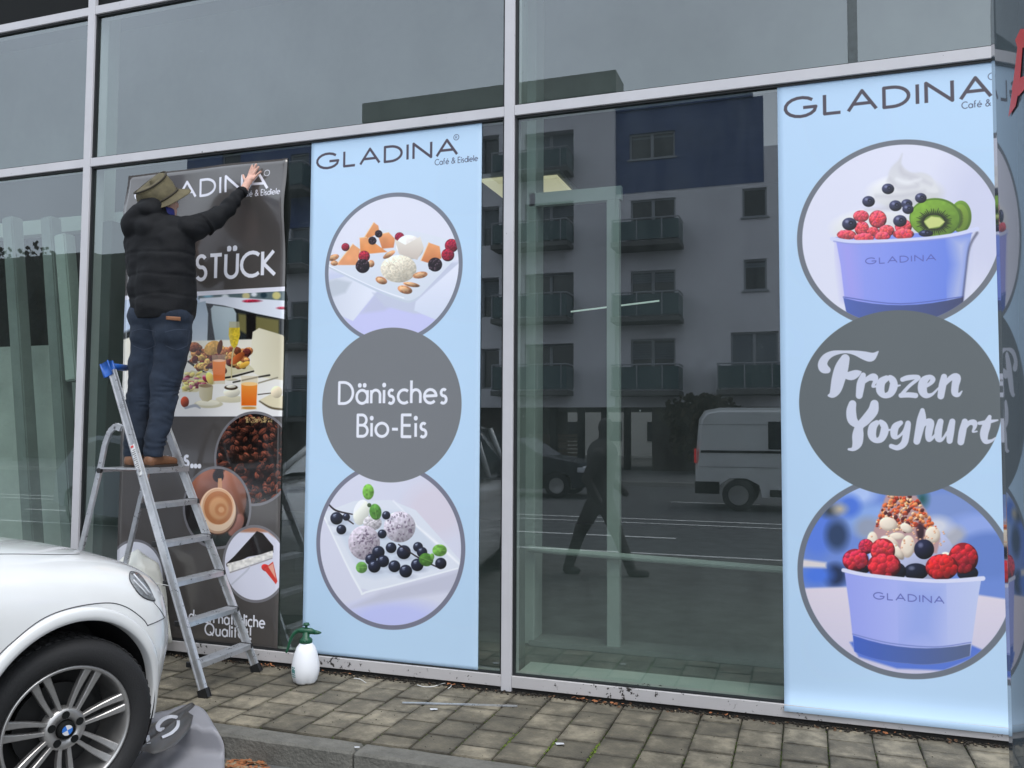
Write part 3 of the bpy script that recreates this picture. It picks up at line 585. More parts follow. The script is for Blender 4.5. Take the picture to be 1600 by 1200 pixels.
P.stroke([(760, 790, 7), (820, 775, 9), (850, 790, 5)], (170, 172, 180), soft=1.4); P.stroke([(1215, 706, 3), (1295, 697, 3)], (70, 60, 46), soft=1)
P.poly([(1225, 740), (1300, 700), (1400, 720), (1400, 800), (1300, 790)], (226, 214, 180), soft=1.3); P.stroke([(1225, 748, 4), (1300, 790, 6), (1400, 800, 6)], (90, 76, 50), soft=2)
P.ell(1330, 690, 36, 38, (230, 214, 182)); 
P.poly([(1034, 250), (1096, 250), (1102, 330), (1085, 400), (1064, 424), (1042, 400), (1028, 330)], (182, 176, 142), al=.75); P.poly([(1032, 288), (1099, 288), (1100, 335), (1084, 396), (1064, 418), (1044, 396), (1029, 335)], (214, 186, 52), nzs=8, nza=.12)
P.stroke([(1062, 420, 6), (1052, 470, 4), (1048, 600, 4)], (196, 184, 140), soft=1); P.ell(1046, 612, 40, 8, (206, 196, 160), al=.8)
P.poly([(926, 460), (1014, 455), (1008, 640), (934, 640)], (206, 186, 150), al=.55); P.poly([(930, 492), (1012, 490), (1007, 618), (936, 622)], (236, 138, 66), grad=((222, 112, 52), True)); P.ell(970, 494, 40, 8, (248, 196, 160), sh=0)
P.poly([(1108, 588), (1216, 590), (1206, 800), (1108, 800)], (222, 206, 170), al=.6); P.poly([(1108, 640), (1214, 640), (1206, 775), (1108, 775)], (240, 150, 62), grad=((226, 104, 30), True)); P.ell(1161, 640, 52, 12, (250, 206, 140), sh=0); P.ell(1158, 790, 46, 9, (206, 150, 80), sh=0)
P.stroke([(1108, 600, 2), (1108, 790, 2)], (246, 240, 220)); P.stroke([(1214, 600, 2), (1206, 790, 2)], (246, 240, 220))
P.clip = None
def ring(x, z, r, c=(118, 116, 120), inner=(20, 14, 12), t=.018):
    P.clip = None; P.disc(x, z, r, c); P.disc(x, z, r-t, inner); P.setclip(x, z, r-t); P.T = (120, 640, 2.609)
ring(-4.41, .50, .252, inner=(226, 226, 234))
ring(-3.465, 1.325, .313)
for i in range(360):
    x = P.rg.uniform(560, 860); y = P.rg.uniform(30, 385); 
    if i < 60: P.ell(x, y*.2+20 if i % 2 else 385-y*.16, 3, 2, (166, 140, 90), sh=.2, al=.6); continue
    dk = P.rg.uniform(.35, 1.15); a_ = P.rg.uniform(0, 180); r_ = P.rg.uniform(14, 21)
    P.ell(x, y, r_, r_*.60, [min(255, c*dk) for c in (102, 54, 40)], rot=a_, sh=.9, rim=.5, hl=.08, soft=.9)
    P.stroke([(x-r_*.7*math.cos(R(a_)), y-r_*.7*math.sin(R(a_)), 1), (x+r_*.7*math.cos(R(a_)), y+r_*.7*math.sin(R(a_)), 1)], (34, 16, 12), soft=.5, al=.8)
for i in range(90): P.ell(P.rg.uniform(690, 800), 32+P.rg.uniform(0, 22), 4, 1.6, (190, 164, 112), rot=P.rg.uniform(0, 180), sh=.2, al=.8)
ring(-3.749, .993, .277)
P.ell(520, 320, 62, 90, (138, 84, 64), rot=20, sh=.6, soft=3); P.ell(640, 340, 52, 110, (150, 100, 82), rot=-8, sh=.4, soft=3); P.ell(560, 520, 110, 40, (34, 40, 38), soft=5); P.ell(578, 270, 22, 26, (30, 18, 14), soft=2)
P.ell(650, 470, 26, 50, (146, 96, 84), rot=30, soft=2); P.ell(575, 420, 80, 92, (74, 44, 32), soft=3, sh=0)
P.poly([(577, 280), (592, 280), (594, 330), (576, 330)], (206, 150, 108)); P.ell(575, 412, 76, 94, (214, 170, 138), sh=.3); P.ell(576, 408, 72, 88, (236, 206, 176), sh=.1); P.ell(577, 396, 64, 74, (226, 176, 134), sh=0); P.ell(578, 400, 58, 68, (184, 118, 72), sh=.1)
P.ell(580, 402, 40, 46, (210, 156, 108), sh=.1, soft=4); P.ell(588, 408, 24, 26, (192, 128, 82), sh=0, soft=3); P.ell(590, 408, 12, 12, (216, 164, 118), sh=0, soft=2)
ring(-3.438, .637, .253, inner=(220, 220, 234))
P.poly([(560, 460), (860, 460), (860, 560), (780, 500), (640, 500), (600, 540)], (176, 126, 102), soft=3)
P.poly([(610, 628), (640, 600), (735, 495), (760, 505), (802, 556), (802, 582), (700, 600), (612, 640)], (26, 20, 20), soft=1, nzs=8, nza=.4)
P.poly([(612, 628), (720, 600), (800, 574), (800, 602), (722, 628), (624, 662)], (232, 228, 222), soft=.8, nzs=9, nza=.1); P.stroke([(626, 664, 2), (722, 632, 2), (796, 606, 2)], (120, 110, 100), soft=1.4, al=.7)
P.ell(770, 645, 18, 14, (196, 40, 36), rot=30); P.poly([(762, 650), (800, 620), (818, 700), (812, 712)], (214, 60, 50), soft=1); P.poly([(780, 640), (800, 626), (812, 690)], (236, 170, 150), soft=1)
P.stroke([(630, 715, 3), (690, 660, 4), (705, 640, 3)], (198, 200, 212), soft=1)
P.clip = None
P.text('Genuss...', -4.485, -3.893, 1.266, .11, WHITE, wt=.19, gap=.22)
P.text('...durch natürliche', -4.0, -3.352, .228, .074, WHITE, wt=.15, gap=.22); P.text('Qualität!', -3.818, -3.458, .148, .074, WHITE, wt=.15, gap=.24)
# ------------------------------------------------------------------ materials
def frame_mat(name, thr, sc=22, col=(.53, .52, .54)):
    M = mat(name, col, .45, nscale=3, namt=.06, spec=.4); T = M.node_tree; P = T.nodes['Principled BSDF']
    tc = T.nodes.new('ShaderNodeTexCoord'); n = T.nodes.new('ShaderNodeTexNoise'); n.inputs['Scale'].default_value = sc; n.inputs['Detail'].default_value = 5
    n.inputs['Roughness'].default_value = .7; n2 = T.nodes.new('ShaderNodeTexNoise'); n2.inputs['Scale'].default_value = 2.2
    T.links.new(tc.outputs['Object'], n.inputs['Vector']); T.links.new(tc.outputs['Object'], n2.inputs['Vector'])
    ad = T.nodes.new('ShaderNodeMath'); ad.operation = 'MULTIPLY_ADD'; ad.inputs[1].default_value = .35
    T.links.new(n2.outputs['Fac'], ad.inputs[0]); T.links.new(n.outputs['Fac'], ad.inputs[2])
    r = T.nodes.new('ShaderNodeMapRange'); r.inputs['From Min'].default_value = thr; r.inputs['From Max'].default_value = thr+.015
    T.links.new(ad.outputs[0], r.inputs['Value'])
    old = P.inputs['Base Color'].links[0].from_socket
    mx_ = T.nodes.new('ShaderNodeMix'); mx_.data_type = 'RGBA'; T.links.new(r.outputs[0], mx_.inputs[0]); T.links.new(old, mx_.inputs[6])
    mx_.inputs[7].default_value = (.035, .03, .028, 1); T.links.new(mx_.outputs[2], P.inputs['Base Color'])
    return M
M_FRAME = frame_mat('powder_coated_frame', .875); M_SILL = frame_mat('chipped_sill_paint', .80, 26, (.48, .46, .46))
M_GASKET = mat('rubber_gasket', (.012, .014, .015), .5)
M_GLASS = glassmat('green_float_glass', (.76, .87, .81), 2.1, 1.2, bump=.006)
M_BLACK = mat('black_cladding', (.008, .009, .009), .7, spec=.15)
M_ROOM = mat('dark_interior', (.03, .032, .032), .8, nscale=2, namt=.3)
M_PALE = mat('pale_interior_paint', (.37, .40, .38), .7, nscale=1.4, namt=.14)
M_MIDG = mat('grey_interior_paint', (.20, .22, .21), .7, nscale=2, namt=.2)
M_STREETWALL = mat('pale_render', (.78, .76, .80), .9, nscale=.5, namt=.07)
M_BLUEWALL = mat('blue_cladding', (.065, .10, .23), .7, nscale=.6, namt=.12)
M_BROWNWALL = mat('dark_brown_brick', (.045, .032, .028), .9, nscale=3, namt=.35)
M_WINDOW = mat('dark_window_glass', (.02, .025, .03), .05, spec=.8)
M_WINFRAME = mat('window_frame_grey', (.32, .33, .36), .5)
M_BALC = mat('balcony_green_panel', (.05, .095, .105), .35)
M_SLAB = mat('balcony_slab', (.12, .12, .12), .8)
M_SHUT = mat('roller_shutter', (.16, .18, .21), .6)
M_WHITEP = mat('white_metal_paint', (.62, .63, .66), .35)

# ------------------------------------------------------------------ ground
def ground_mat(name, c1, c2, sc, bump=.4, rough=.85):
    M = mat(name, c1, rough, bump=bump, bscale=sc*4); T = M.node_tree; P = T.nodes['Principled BSDF']
    tc = T.nodes.new('ShaderNodeTexCoord'); n = T.nodes.new('ShaderNodeTexNoise'); n.inputs['Scale'].default_value = sc; n.inputs['Detail'].default_value = 10
    n.inputs['Roughness'].default_value = .7; T.links.new(tc.outputs['Object'], n.inputs['Vector'])
    r = T.nodes.new('ShaderNodeMapRange'); r.inputs['From Min'].default_value = .35; r.inputs['From Max'].default_value = .66; T.links.new(n.outputs['Fac'], r.inputs['Value'])
    mx_ = T.nodes.new('ShaderNodeMix'); mx_.data_type = 'RGBA'; mx_.inputs[6].default_value = (*c1, 1); mx_.inputs[7].default_value = (*c2, 1)
    T.links.new(r.outputs[0], mx_.inputs[0]); T.links.new(mx_.outputs[2], P.inputs['Base Color']); return M
RZ = -.12                                   # road level
bm = bmesh.new(); bmesh.ops.create_grid(bm, x_segments=1, y_segments=1, size=150)
g = obj('ground', bm, ground_mat('ground_earth', (.07, .07, .06), (.1, .1, .09), 2)); g.location = (0, 0, RZ-.03); tag(g, kind='structure')
bm = bmesh.new(); box(bm, (-90, -20.6, RZ-.02), (90, -1.125, RZ))
road = obj('road', bm, ground_mat('asphalt', (.075, .08, .083), (.11, .113, .116), 6, .5)); tag(road, kind='structure')
bm = bmesh.new(); box(bm, (-90, -6.6, RZ+.002), (90, -1.128, RZ+.004))
o = obj('parking_bay', bm, ground_mat('worn_parking_setts', (.09, .09, .088), (.14, .14, .13), 9, .9)); tag(o, kind='structure')
bm = bmesh.new(); box(bm, (-90, -28.2, RZ), (90, -20.75, .0)); o = obj('far_pavement', bm, ground_mat('far_pavement_concrete', (.12, .12, .12), (.17, .17, .165), 2)); tag(o, kind='structure')
bm = bmesh.new(); box(bm, (-90, -20.75, RZ), (90, -20.6, .012)); o = obj('far_kerb', bm, mat('pale_kerb', (.3, .29, .27), .8)); tag(o, kind='structure')
M_LINE = mat('road_paint', (.72, .72, .70), .7, nscale=8, namt=.3)
bm = bmesh.new()
for x0, x1, y, wd in [(-90, 90, -6.65, .10), (-90, 90, -11.1, .12), (-90, 90, -10.4, .10)]+[(-1.9-9*k, -5.9-9*k, -8.4, .12) for k in range(-3, 8)]+[(-1.0+6*k, -3+6*k, -15.2, .12) for k in range(-8, 6)]:
    box(bm, (x0, y-wd/2, RZ+.006), (x1, y+wd/2, RZ+.009))
o = obj('road_markings', bm, M_LINE); tag(o, kind='structure')

# pavement: bed + individually laid pavers
bm = bmesh.new(); box(bm, (-9.5, -1.0, -.10), (6, -.0, -.016))
pav = obj('pavement', bm, ground_mat('mossy_joint_sand', (.030, .030, .018), (.052, .058, .024), 14, .8)); tag(pav, kind='structure')
bm = bmesh.new(); box(bm, (-9.5, -1.125, -.12), (6, -1.0, -.102)); 
def paver_mat():
    M = mat('concrete_paver', (.25, .24, .205), .85, bump=.55, bscale=90); T = M.node_tree; P = T.nodes['Principled BSDF']
    ge = T.nodes.new('ShaderNodeNewGeometry'); oi = T.nodes.new('ShaderNodeObjectInfo')
    n = T.nodes.new('ShaderNodeTexNoise'); n.inputs['Scale'].default_value = 7; n.inputs['Detail'].default_value = 9; n.inputs['Roughness'].default_value = .68
    T.links.new(ge.outputs['Position'], n.inputs['Vector'])
    n3 = T.nodes.new('ShaderNodeTexNoise'); n3.inputs['Scale'].default_value = 1.7; n3.inputs['Detail'].default_value = 4; T.links.new(ge.outputs['Position'], n3.inputs['Vector'])
    cr_ = T.nodes.new('ShaderNodeValToRGB'); E_ = cr_.color_ramp.elements; E_[0].position = .3; E_[0].color = (.078, .070, .052, 1); E_[1].position = .72; E_[1].color = (.265, .232, .168, 1)
    e = E_.new(.5); e.color = (.125, .110, .080, 1)
    ad = T.nodes.new('ShaderNodeMath'); ad.operation = 'MULTIPLY_ADD'; ad.inputs[1].default_value = .17; T.links.new(oi.outputs['Random'], ad.inputs[0]); 
    a2 = T.nodes.new('ShaderNodeMath'); a2.operation = 'ADD'; a2.inputs[1].default_value = -.085; T.links.new(n.outputs['Fac'], a2.inputs[0]); T.links.new(a2.outputs[0], ad.inputs[2])
    a3 = T.nodes.new('ShaderNodeMath'); a3.operation = 'MULTIPLY_ADD'; a3.inputs[1].default_value = .5; T.links.new(n3.outputs['Fac'], a3.inputs[0])
    a4 = T.nodes.new('ShaderNodeMath'); a4.operation = 'ADD'; a4.inputs[1].default_value = -.25; T.links.new(ad.outputs[0], a4.inputs[0]); T.links.new(a4.outputs[0], a3.inputs[2])
    T.links.new(a3.outputs[0], cr_.inputs[0])
    # dirt gathered at the paver's own rim and a smoother worn middle
    tc = T.nodes.new('ShaderNodeTexCoord'); sx = T.nodes.new('ShaderNodeSeparateXYZ'); T.links.new(tc.outputs['Object'], sx.inputs[0])
    ab = []
    for k, hw in ((0, .103), (1, .107)):
        q = T.nodes.new('ShaderNodeMath'); q.operation = 'ABSOLUTE'; T.links.new(sx.outputs[k], q.inputs[0])
        q2 = T.nodes.new('ShaderNodeMath'); q2.operation = 'DIVIDE'; q2.inputs[1].default_value = hw; T.links.new(q.outputs[0], q2.inputs[0]); ab.append(q2)
    mxm = T.nodes.new('ShaderNodeMath'); mxm.operation = 'MAXIMUM'; T.links.new(ab[0].outputs[0], mxm.inputs[0]); T.links.new(ab[1].outputs[0], mxm.inputs[1])
    nw = T.nodes.new('ShaderNodeTexNoise'); nw.inputs['Scale'].default_value = 22; T.links.new(ge.outputs['Position'], nw.inputs['Vector'])
    aa = T.nodes.new('ShaderNodeMath'); aa.operation = 'MULTIPLY_ADD'; aa.inputs[1].default_value = .5; T.links.new(nw.outputs['Fac'], aa.inputs[0]); T.links.new(mxm.outputs[0], aa.inputs[2])
    rr = T.nodes.new('ShaderNodeMapRange'); rr.inputs['From Min'].default_value = .95; rr.inputs['From Max'].default_value = 1.32; rr.inputs['To Min'].default_value = 1.08; rr.inputs['To Max'].default_value = .58
    T.links.new(aa.outputs[0], rr.inputs['Value'])
    mu = T.nodes.new('ShaderNodeVectorMath'); mu.operation = 'SCALE'; T.links.new(cr_.outputs[0], mu.inputs[0]); T.links.new(rr.outputs[0], mu.inputs['Scale'])
    T.links.new(mu.outputs[0], P.inputs['Base Color']); return M
M_PAV = paver_mat()
def paver_mesh(w_, l_):
    b = bmesh.new(); box(b, (-w_/2, -l_/2, -.06), (w_/2, l_/2, 0))
    es = [e for e in b.edges if all(v.co.z > -.01 for v in e.verts)]; bmesh.ops.bevel(b, geom=es, offset=.0035, segments=2, affect='EDGES')
    me = bpy.data.meshes.new('paver'); b.to_mesh(me); b.free(); me.materials.append(M_PAV); return me
PW, PL = .211, .226; me_full = [paver_mesh(PW-.006, PL-.006), paver_mesh(PW-.010, PL-.008)]; me_half = {}
nx = 0
for i in range(-20, 17):
    xc = -1.82+.211*(i+.5); st = (0 if i % 2 else .5)+.06*math.sin(i*1.7)
    y = -.004
    seq = [PL*(.8 if st < .3 else .35+.1*(i % 3 == 0))]
    while sum(seq)+PL < .99: seq.append(PL)
    rest = .992-sum(seq)
    if rest > .05: seq.append(rest)
    if xc < -6.2 or xc > 1.75: continue
    for L_ in seq:
        if abs(L_-PL) < .001: me = me_full[random.random() < .3]
        else:
            k = round(L_, 3)
            if k not in me_half: me_half[k] = paver_mesh(PW-.007, L_-.007)
            me = me_half[k]
        o = bpy.data.objects.new('paver', me); COL.objects.link(o); o.parent = pav
        o.location = (xc+random.uniform(-.0015, .0015), y-L_/2, random.uniform(-.0035, .001)); o.rotation_euler = (random.uniform(-.007, .007), random.uniform(-.007, .007), random.uniform(-.006, .006)); y -= L_
M_KERB = mat('worn_concrete_kerb', (.14, .135, .118), .9, nscale=9, namt=.3, bump=.8, bscale=70, objvar=.1)
kerb = empty('kerb', (0, 0, 0)); tag(kerb, kind='structure')
x = -9.05
while x < 3.8:
    b = bmesh.new(); box(b, (x+.003, -1.133, -.22), (x+.997, -1.001, -.002), .012)
    bmesh.ops.subdivide_edges(b, edges=[e for e in b.edges if e.calc_length() > .5], cuts=14)
    for v in b.verts: v.co += Vector((0, noise.noise(v.co*9)*.004, noise.noise(v.co*7+Vector((3, 0, 0)))*.004))
    obj('kerb_stone', b, M_KERB, kerb); x += 1.0

# ------------------------------------------------------------------ the glass facade
FX = empty('glass_facade', (-1.7, 0, 0), label='glazed shopfront with pale grey metal frames carrying the printed banners', cat='glass facade')
FX['kind'] = 'structure'; del FX['kind']
bpy.context.view_layer.update()
def fpart(name, b, m, smooth=False):
    for v in b.verts: v.co -= FX.location
    return obj(name, b, m, FX, smooth)
MUL = [-8.19, -4.968, -1.709, 1.55]
for x in MUL:
    b = bmesh.new(); box(b, (x, 0, .0), (x+.064, .14, 5.6), .0025); fpart('mullion', b, M_FRAME)
for k in range(3):
    x0, x1 = MUL[k]+.0645, MUL[k+1]-.0005
    b = bmesh.new(); box(b, (x0, .003, 3.42), (x1, .12, 3.482), .002); fpart('transom', b, M_FRAME)
    b = bmesh.new(); box(b, (x0, .003, 4.556), (x1, .12, 4.618), .002); fpart('transom', b, M_FRAME)
    b = bmesh.new(); box(b, (x0, .003, .024), (x1, .13, .0905), .002); fpart('sill_frame', b, M_SILL)
    for z0, z1 in ((.0905, 3.42), (3.482, 4.556)):
        gb = bmesh.new(); t_ = .013
        box(gb, (x0, .018, z0), (x0+t_, .05, z1)); box(gb, (x1-t_, .018, z0), (x1, .05, z1)); box(gb, (x0+t_, .018, z0), (x1-t_, .05, z0+t_*.7)); box(gb, (x0+t_, .018, z1-t_), (x1-t_, .05, z1))
        fpart('gasket', gb, M_GASKET)
        gb = bmesh.new(); grid_mesh([[(x0+t_, .035, z0+t_*.7), (x1-t_, .035, z0+t_*.7)], [(x0+t_, .035, z1-t_), (x1-t_, .035, z1-t_)]], gb)
        fpart('glass_pane', gb, M_GLASS)
    b = bmesh.new(); box(b, (x0, .03, 4.62), (x1, .05, 5.6)); fpart('cladding_panel', b, M_BLACK)
b = bmesh.new(); box(b, (.236, .012, 3.483), (.283, .034, 4.555)); fpart('pane_joint', b, mat('dark_joint_strip', (.045, .058, .06), .4, nscale=20, namt=.3))
b = bmesh.new(); box(b, (-9.2, .02, -.05), (6, .12, .022)); fpart('plinth', b, mat('dark_plinth', (.02, .018, .016), .9))

# ------------------------------------------------------------------ room behind the glass
SH = empty('shop_interior', (-3, 3, 0), label='dim empty shop room seen through the green tinted glass', cat='shop interior')
def spart(name, b, m):
    for v in b.verts: v.co -= Vector((-3, 3, 0))
    return obj(name, b, m, SH)
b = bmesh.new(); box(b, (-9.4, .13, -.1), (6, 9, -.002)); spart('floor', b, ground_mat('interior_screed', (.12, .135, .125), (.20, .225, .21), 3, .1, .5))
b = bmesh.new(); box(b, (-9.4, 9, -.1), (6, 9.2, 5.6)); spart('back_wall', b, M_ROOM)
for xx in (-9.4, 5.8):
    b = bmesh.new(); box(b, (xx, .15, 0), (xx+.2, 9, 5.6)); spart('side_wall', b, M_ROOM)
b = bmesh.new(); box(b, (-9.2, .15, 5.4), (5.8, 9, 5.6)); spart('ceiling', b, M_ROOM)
b = bmesh.new(); box(b, (-9.2, 1.7, 4.12), (5.8, 1.8, 5.4)); spart('bulkhead', b, M_MIDG)
def pcol(x, wpx, y, Y, z0=0, z1=5.3, dep=.16, m=M_PALE, name='column'):
    p = px_point(x, y, Y); q = px_point(x+wpx, y, Y); b = bmesh.new(); box(b, (p.x, Y, z0), (q.x, Y+dep, z1), .006); spart(name, b, m)
pcol(812, 24, 600, 1.1, dep=.2)
pcol(804, 9, 600, .22, z1=4.5, dep=.12, m=M_MIDG, name='inner_jamb')
pcol(155, 12, 150, .3, z0=0, dep=.12, m=M_PALE, name='inner_jamb')
pcol(126, 38, 700, .3, z0=0, z1=3.1, dep=.3, m=mat('dark_green_pillar', (.06, .075, .07), .7))
# inner door frame behind the middle window
b = bmesh.new(); box(b, (-1.90, 1.10, 3.16), (-1.22, 1.16, 3.255)); spart('door_frame_head', b, M_PALE)
b = bmesh.new(); box(b, (-1.325, 1.10, .03), (-1.235, 1.17, 3.16), .004); spart('door_frame_post', b, M_PALE)
b = bmesh.new(); tube(b, [(-1.88, 1.06, .68), (1.5, 1.06, .58)], .024, 10); spart('handrail', b, M_PALE)
b = bmesh.new(); box(b, (-1.88, 1.06, .0), (1.5, 1.3, .035)); spart('floor_step', b, M_MIDG)
b = bmesh.new(); box(b, (-1.64, .131, .0), (1.5, .36, .085)); spart('window_ledge', b, mat('ledge_paint', (.46, .50, .47), .6))
b = bmesh.new(); box(b, (-4.85, .131, .0), (-1.72, .24, .06)); spart('window_ledge', b, M_MIDG)
M_LEAN = mat('dull_grey_steel', (.19, .205, .20), .6, nscale=3, namt=.2)
# left bay: leaning columns, head beam and pale low wall
for (xa, ya), (xb, yb), wp in (((22, 385), (52, 840), 9), ((82, 385), (112, 840), 10), ((102, 385), (116, 560), 7)):
    b = bmesh.new(); p = px_point(xa, ya, .3); q = px_point(xb, yb, .3); d = (p-q); p2 = q+d*1.1; q2 = q-d*.2
    bar(b, q2, p2, .11, .11, (0, 1, 0), .01); spart('leaning_column', b, M_LEAN if wp != 7 else M_PALE)
b = bmesh.new(); box(b, (-9.2, .55, 3.12), (-4.86, .65, 3.24)); spart('beam', b, M_PALE)
b = bmesh.new(); box(b, (-9.2, .62, 0), (-4.6, .72, px_point(60, 540, .62).z)); spart('low_wall', b, mat('pale_plaster', (.46, .47, .45), .8, nscale=1.6, namt=.2, bump=.3, bscale=8))
# ceiling lamps
M_LAMP = emis('lamp_panel_glow', (1, .88, .60), .40)
for i, (x0, y0, x1, y1) in enumerate(((770, 290, 800, 306), (842, 288, 862, 303))):
    a = px_point(x0, y0, 3.0); c_ = px_point(x1, y1, 3.0)
    L_ = empty('ceiling_lamp', ((a.x+c_.x)/2, 3.2, a.z), label=['warm glowing ceiling lamp behind the narrow gap right of the ice banner', 'warm glowing ceiling lamp just right of the middle mullion, behind glass'][i], cat='ceiling lamp', group='ceiling lamps in the shop')
    b = bmesh.new(); box(b, (-.16, -.35, .0), (.16, .35, .03)); obj('diffuser', b, M_LAMP, L_)
    b = bmesh.new(); box(b, (-.19, -.38, .031), (.19, .38, .07)); obj('lamp_housing', b, M_MIDG, L_)
a = px_point(892, 487, 3.0); c_ = px_point(1030, 470, 3.0)
b = bmesh.new(); tube(b, [a, c_], .008, 8); o = obj('tube_lamp', b, emis('tube_glow', (.9, 1, .95), .25)); tag(o, 'thin glowing tube lamp crossing the middle window inside the shop', 'tube lamp')

# ------------------------------------------------------------------ banners on the glass
def banner(name, P_, label, m, wave=None):
    nxg, nzg = 36, 90; xs = np.linspace(P_.X0, P_.X1, nxg+1); zs = np.linspace(P_.Z0, P_.Z1, nzg+1)
    org = Vector(((P_.X0+P_.X1)/2, P_.Y, P_.Z0)); b = bmesh.new(); uvl = b.loops.layers.uv.new('UVMap'); V = []
    for i, z in enumerate(zs):
        row = []
        for j, x in enumerate(xs):
            y = P_.Y-(wave(x, z) if wave else 0)
            row.append(b.verts.new(Vector((x, y, z))-org))
        V.append(row)
    for i in range(nzg):
        for j in range(nxg):
            f = b.faces.new((V[i][j], V[i][j+1], V[i+1][j+1], V[i+1][j])); f.smooth = True
            for lp, (u, v) in zip(f.loops, ((j, i), (j+1, i), (j+1, i+1), (j, i+1))): lp[uvl].uv = (u/nxg, v/nzg)
    o = obj(name, b, m); o.location = org; sol = o.modifiers.new('thickness', 'SOLIDIFY'); sol.thickness = .0012; sol.offset = 1 if not wave else 1
    return tag(o, label, 'banner', 'printed banners on the glass')
def w1(x, z):                                          # top of the banner is not yet pressed flat
    t = max(0, min(1, (z-2.50)/.75)); t = t*t*(3-2*t)
    a = math.sin((x+4.4)*5.2+(z-2.6)*6.0)*.5+.5; c_ = math.sin((x+4.0)*9-(z-3)*5)*.5+.5
    return .001+t*(.034*a*a+.016*c_)*(.35+.65*min(1, abs(z-3.33)*4))+.0015*math.sin(z*9+x*4)
banner('banner', B1, 'dark grey breakfast banner, still wavy, being pressed on behind the ladder', printmat('breakfast_print', B1.image('breakfast_print'), .2, coat=.9), w1)
banner('banner', B2, 'light blue banner reading Dänisches Bio-Eis between the mullions', printmat('ice_print', B2.image('ice_print'), .42), lambda x, z: .0006*math.sin(z*3+x*2))
banner('banner', B3, 'light blue banner reading Frozen Yoghurt at the right of the shopfront', printmat('yoghurt_print', B3.image('yoghurt_print'), .42), lambda x, z: .0008*math.sin(z*2.2+x*3)+(.038*max(0, (.12-(z-.06))/.12)**2 if z < .18 else 0))

# peeled backing paper, cream inside, slumped against the left banner
pk = [[px_point(x, y, -.05-d) for x, y, d in row] for row in (
    [(150, 1010, .10), (190, 1015, .12), (230, 1012, .10), (268, 1004, .03)],
    [(152, 960, .12), (190, 965, .20), (232, 960, .15), (264, 955, .02)],
    [(156, 915, .10), (186, 920, .22), (228, 915, .18), (258, 915, .02)],
    [(160, 895, .06), (188, 885, .12), (222, 885, .17), (250, 892, .05)],
    [(170, 890, .0), (196, 868, .02), (215, 858, .06), (246, 880, .03)])]
b = grid_mesh(pk); bmesh.ops.subdivide_edges(b, edges=b.edges[:], cuts=3, use_grid_fill=True, smooth=.6)
for v in b.verts: v.co.y += noise.noise(v.co*8)*.02; v.co.z = max(v.co.z, .006)
o = obj('backing_paper', b, mat('cream_backing_paper', (.74, .73, .66), .6, nscale=3, namt=.05), smooth=True); s_ = o.modifiers.new('t', 'SOLIDIFY'); s_.thickness = .0012
tag(o, 'cream peeled backing paper slumped behind the ladder beside the white car', 'backing paper')
# ------------------------------------------------------------------ curved glass stele at the right, with the red A
CG = empty('curved_glass_screen', (.68, -1.2, 0), label='curved grey glass screen with a red letter at the right edge', cat='glass screen')
M_SCREEN = bpy.data.materials.new('grey_reflective_screen'); M_SCREEN.use_nodes = True
T = M_SCREEN.node_tree; P_ = T.nodes['Principled BSDF']; P_.inputs['Base Color'].default_value = (.085, .105, .12, 1); P_.inputs['Roughness'].default_value = .035
P_.inputs['IOR'].default_value = 1.75; P_.inputs['Specular IOR Level'].default_value = .5
def sc_pt(l):                                          # plan curve, arc length l from its far edge towards the street
    x, y, n_ = .682, -1.2, 40; a = 3.2
    for i in range(n_):
        t = a+14*(l*(i+.5)/n_); x += math.sin(R(t))*l/n_; y -= math.cos(R(t))*l/n_
    return x, y
rows = []
for j in range(13):
    z = -.1+3.2*j/12; l0 = 0
    row = []
    for i in range(31):
        l = 1.5*i/30; z_ = z
        x_, y_ = sc_pt(l); row.append((x_-.68, y_+1.2, z_))
    rows.append(row)
top = rows[-1]
for k, dz in enumerate((.25, .5, .75, 1.0)):            # rounded upper corner
    rows.append([(sc_pt(max(1.5*i/30, .02+.10*dz*dz))[0]-.68, sc_pt(max(1.5*i/30, .02+.10*dz*dz))[1]+1.2, 3.1+.5*dz) for i in range(31)])
b = grid_mesh(rows); o = obj('screen_pane', b, M_SCREEN, CG, True); s_ = o.modifiers.new('t', 'SOLIDIFY'); s_.thickness = .003; s_.offset = -1
def sc_at(px, py):                                      # point of the screen seen at a photo pixel
    d = fw+(px-800)/F_PX*cr-(py-600)/F_PX*cu; best = None
    for i in range(1, 600):
        l = i*.0025; x_, y_ = sc_pt(l); t = (y_-CAM[1])/d[1]
        e = abs(CAM[0]+t*d[0]-x_)
        if best is None or e < best[0]: best = (e, x_, y_, CAM[2]+t*d[2])
    return Vector(best[1:])
M_RED = mat('red_vinyl', (.62, .05, .05), .35)
def decal(polys, name):
    b = bmesh.new()
    for poly in polys:
        vs = [b.verts.new(sc_at(*q)-CG.location+Vector((-.004, 0, 0))) for q in poly]; b.faces.new(vs)
    o = obj(name, b, M_RED, CG); s_ = o.modifiers.new('t', 'SOLIDIFY'); s_.thickness = .001
decal([[(1589, 62), (1597, 45), (1603, 45), (1603, 74), (1592, 74)], [(1592, 74), (1600, 74), (1596, 128), (1586, 126)], [(1586, 126), (1604, 118), (1604, 138), (1594, 150), (1583, 140)], [(1584, 140), (1593, 148), (1589, 166), (1578, 182)]], 'red_letter')

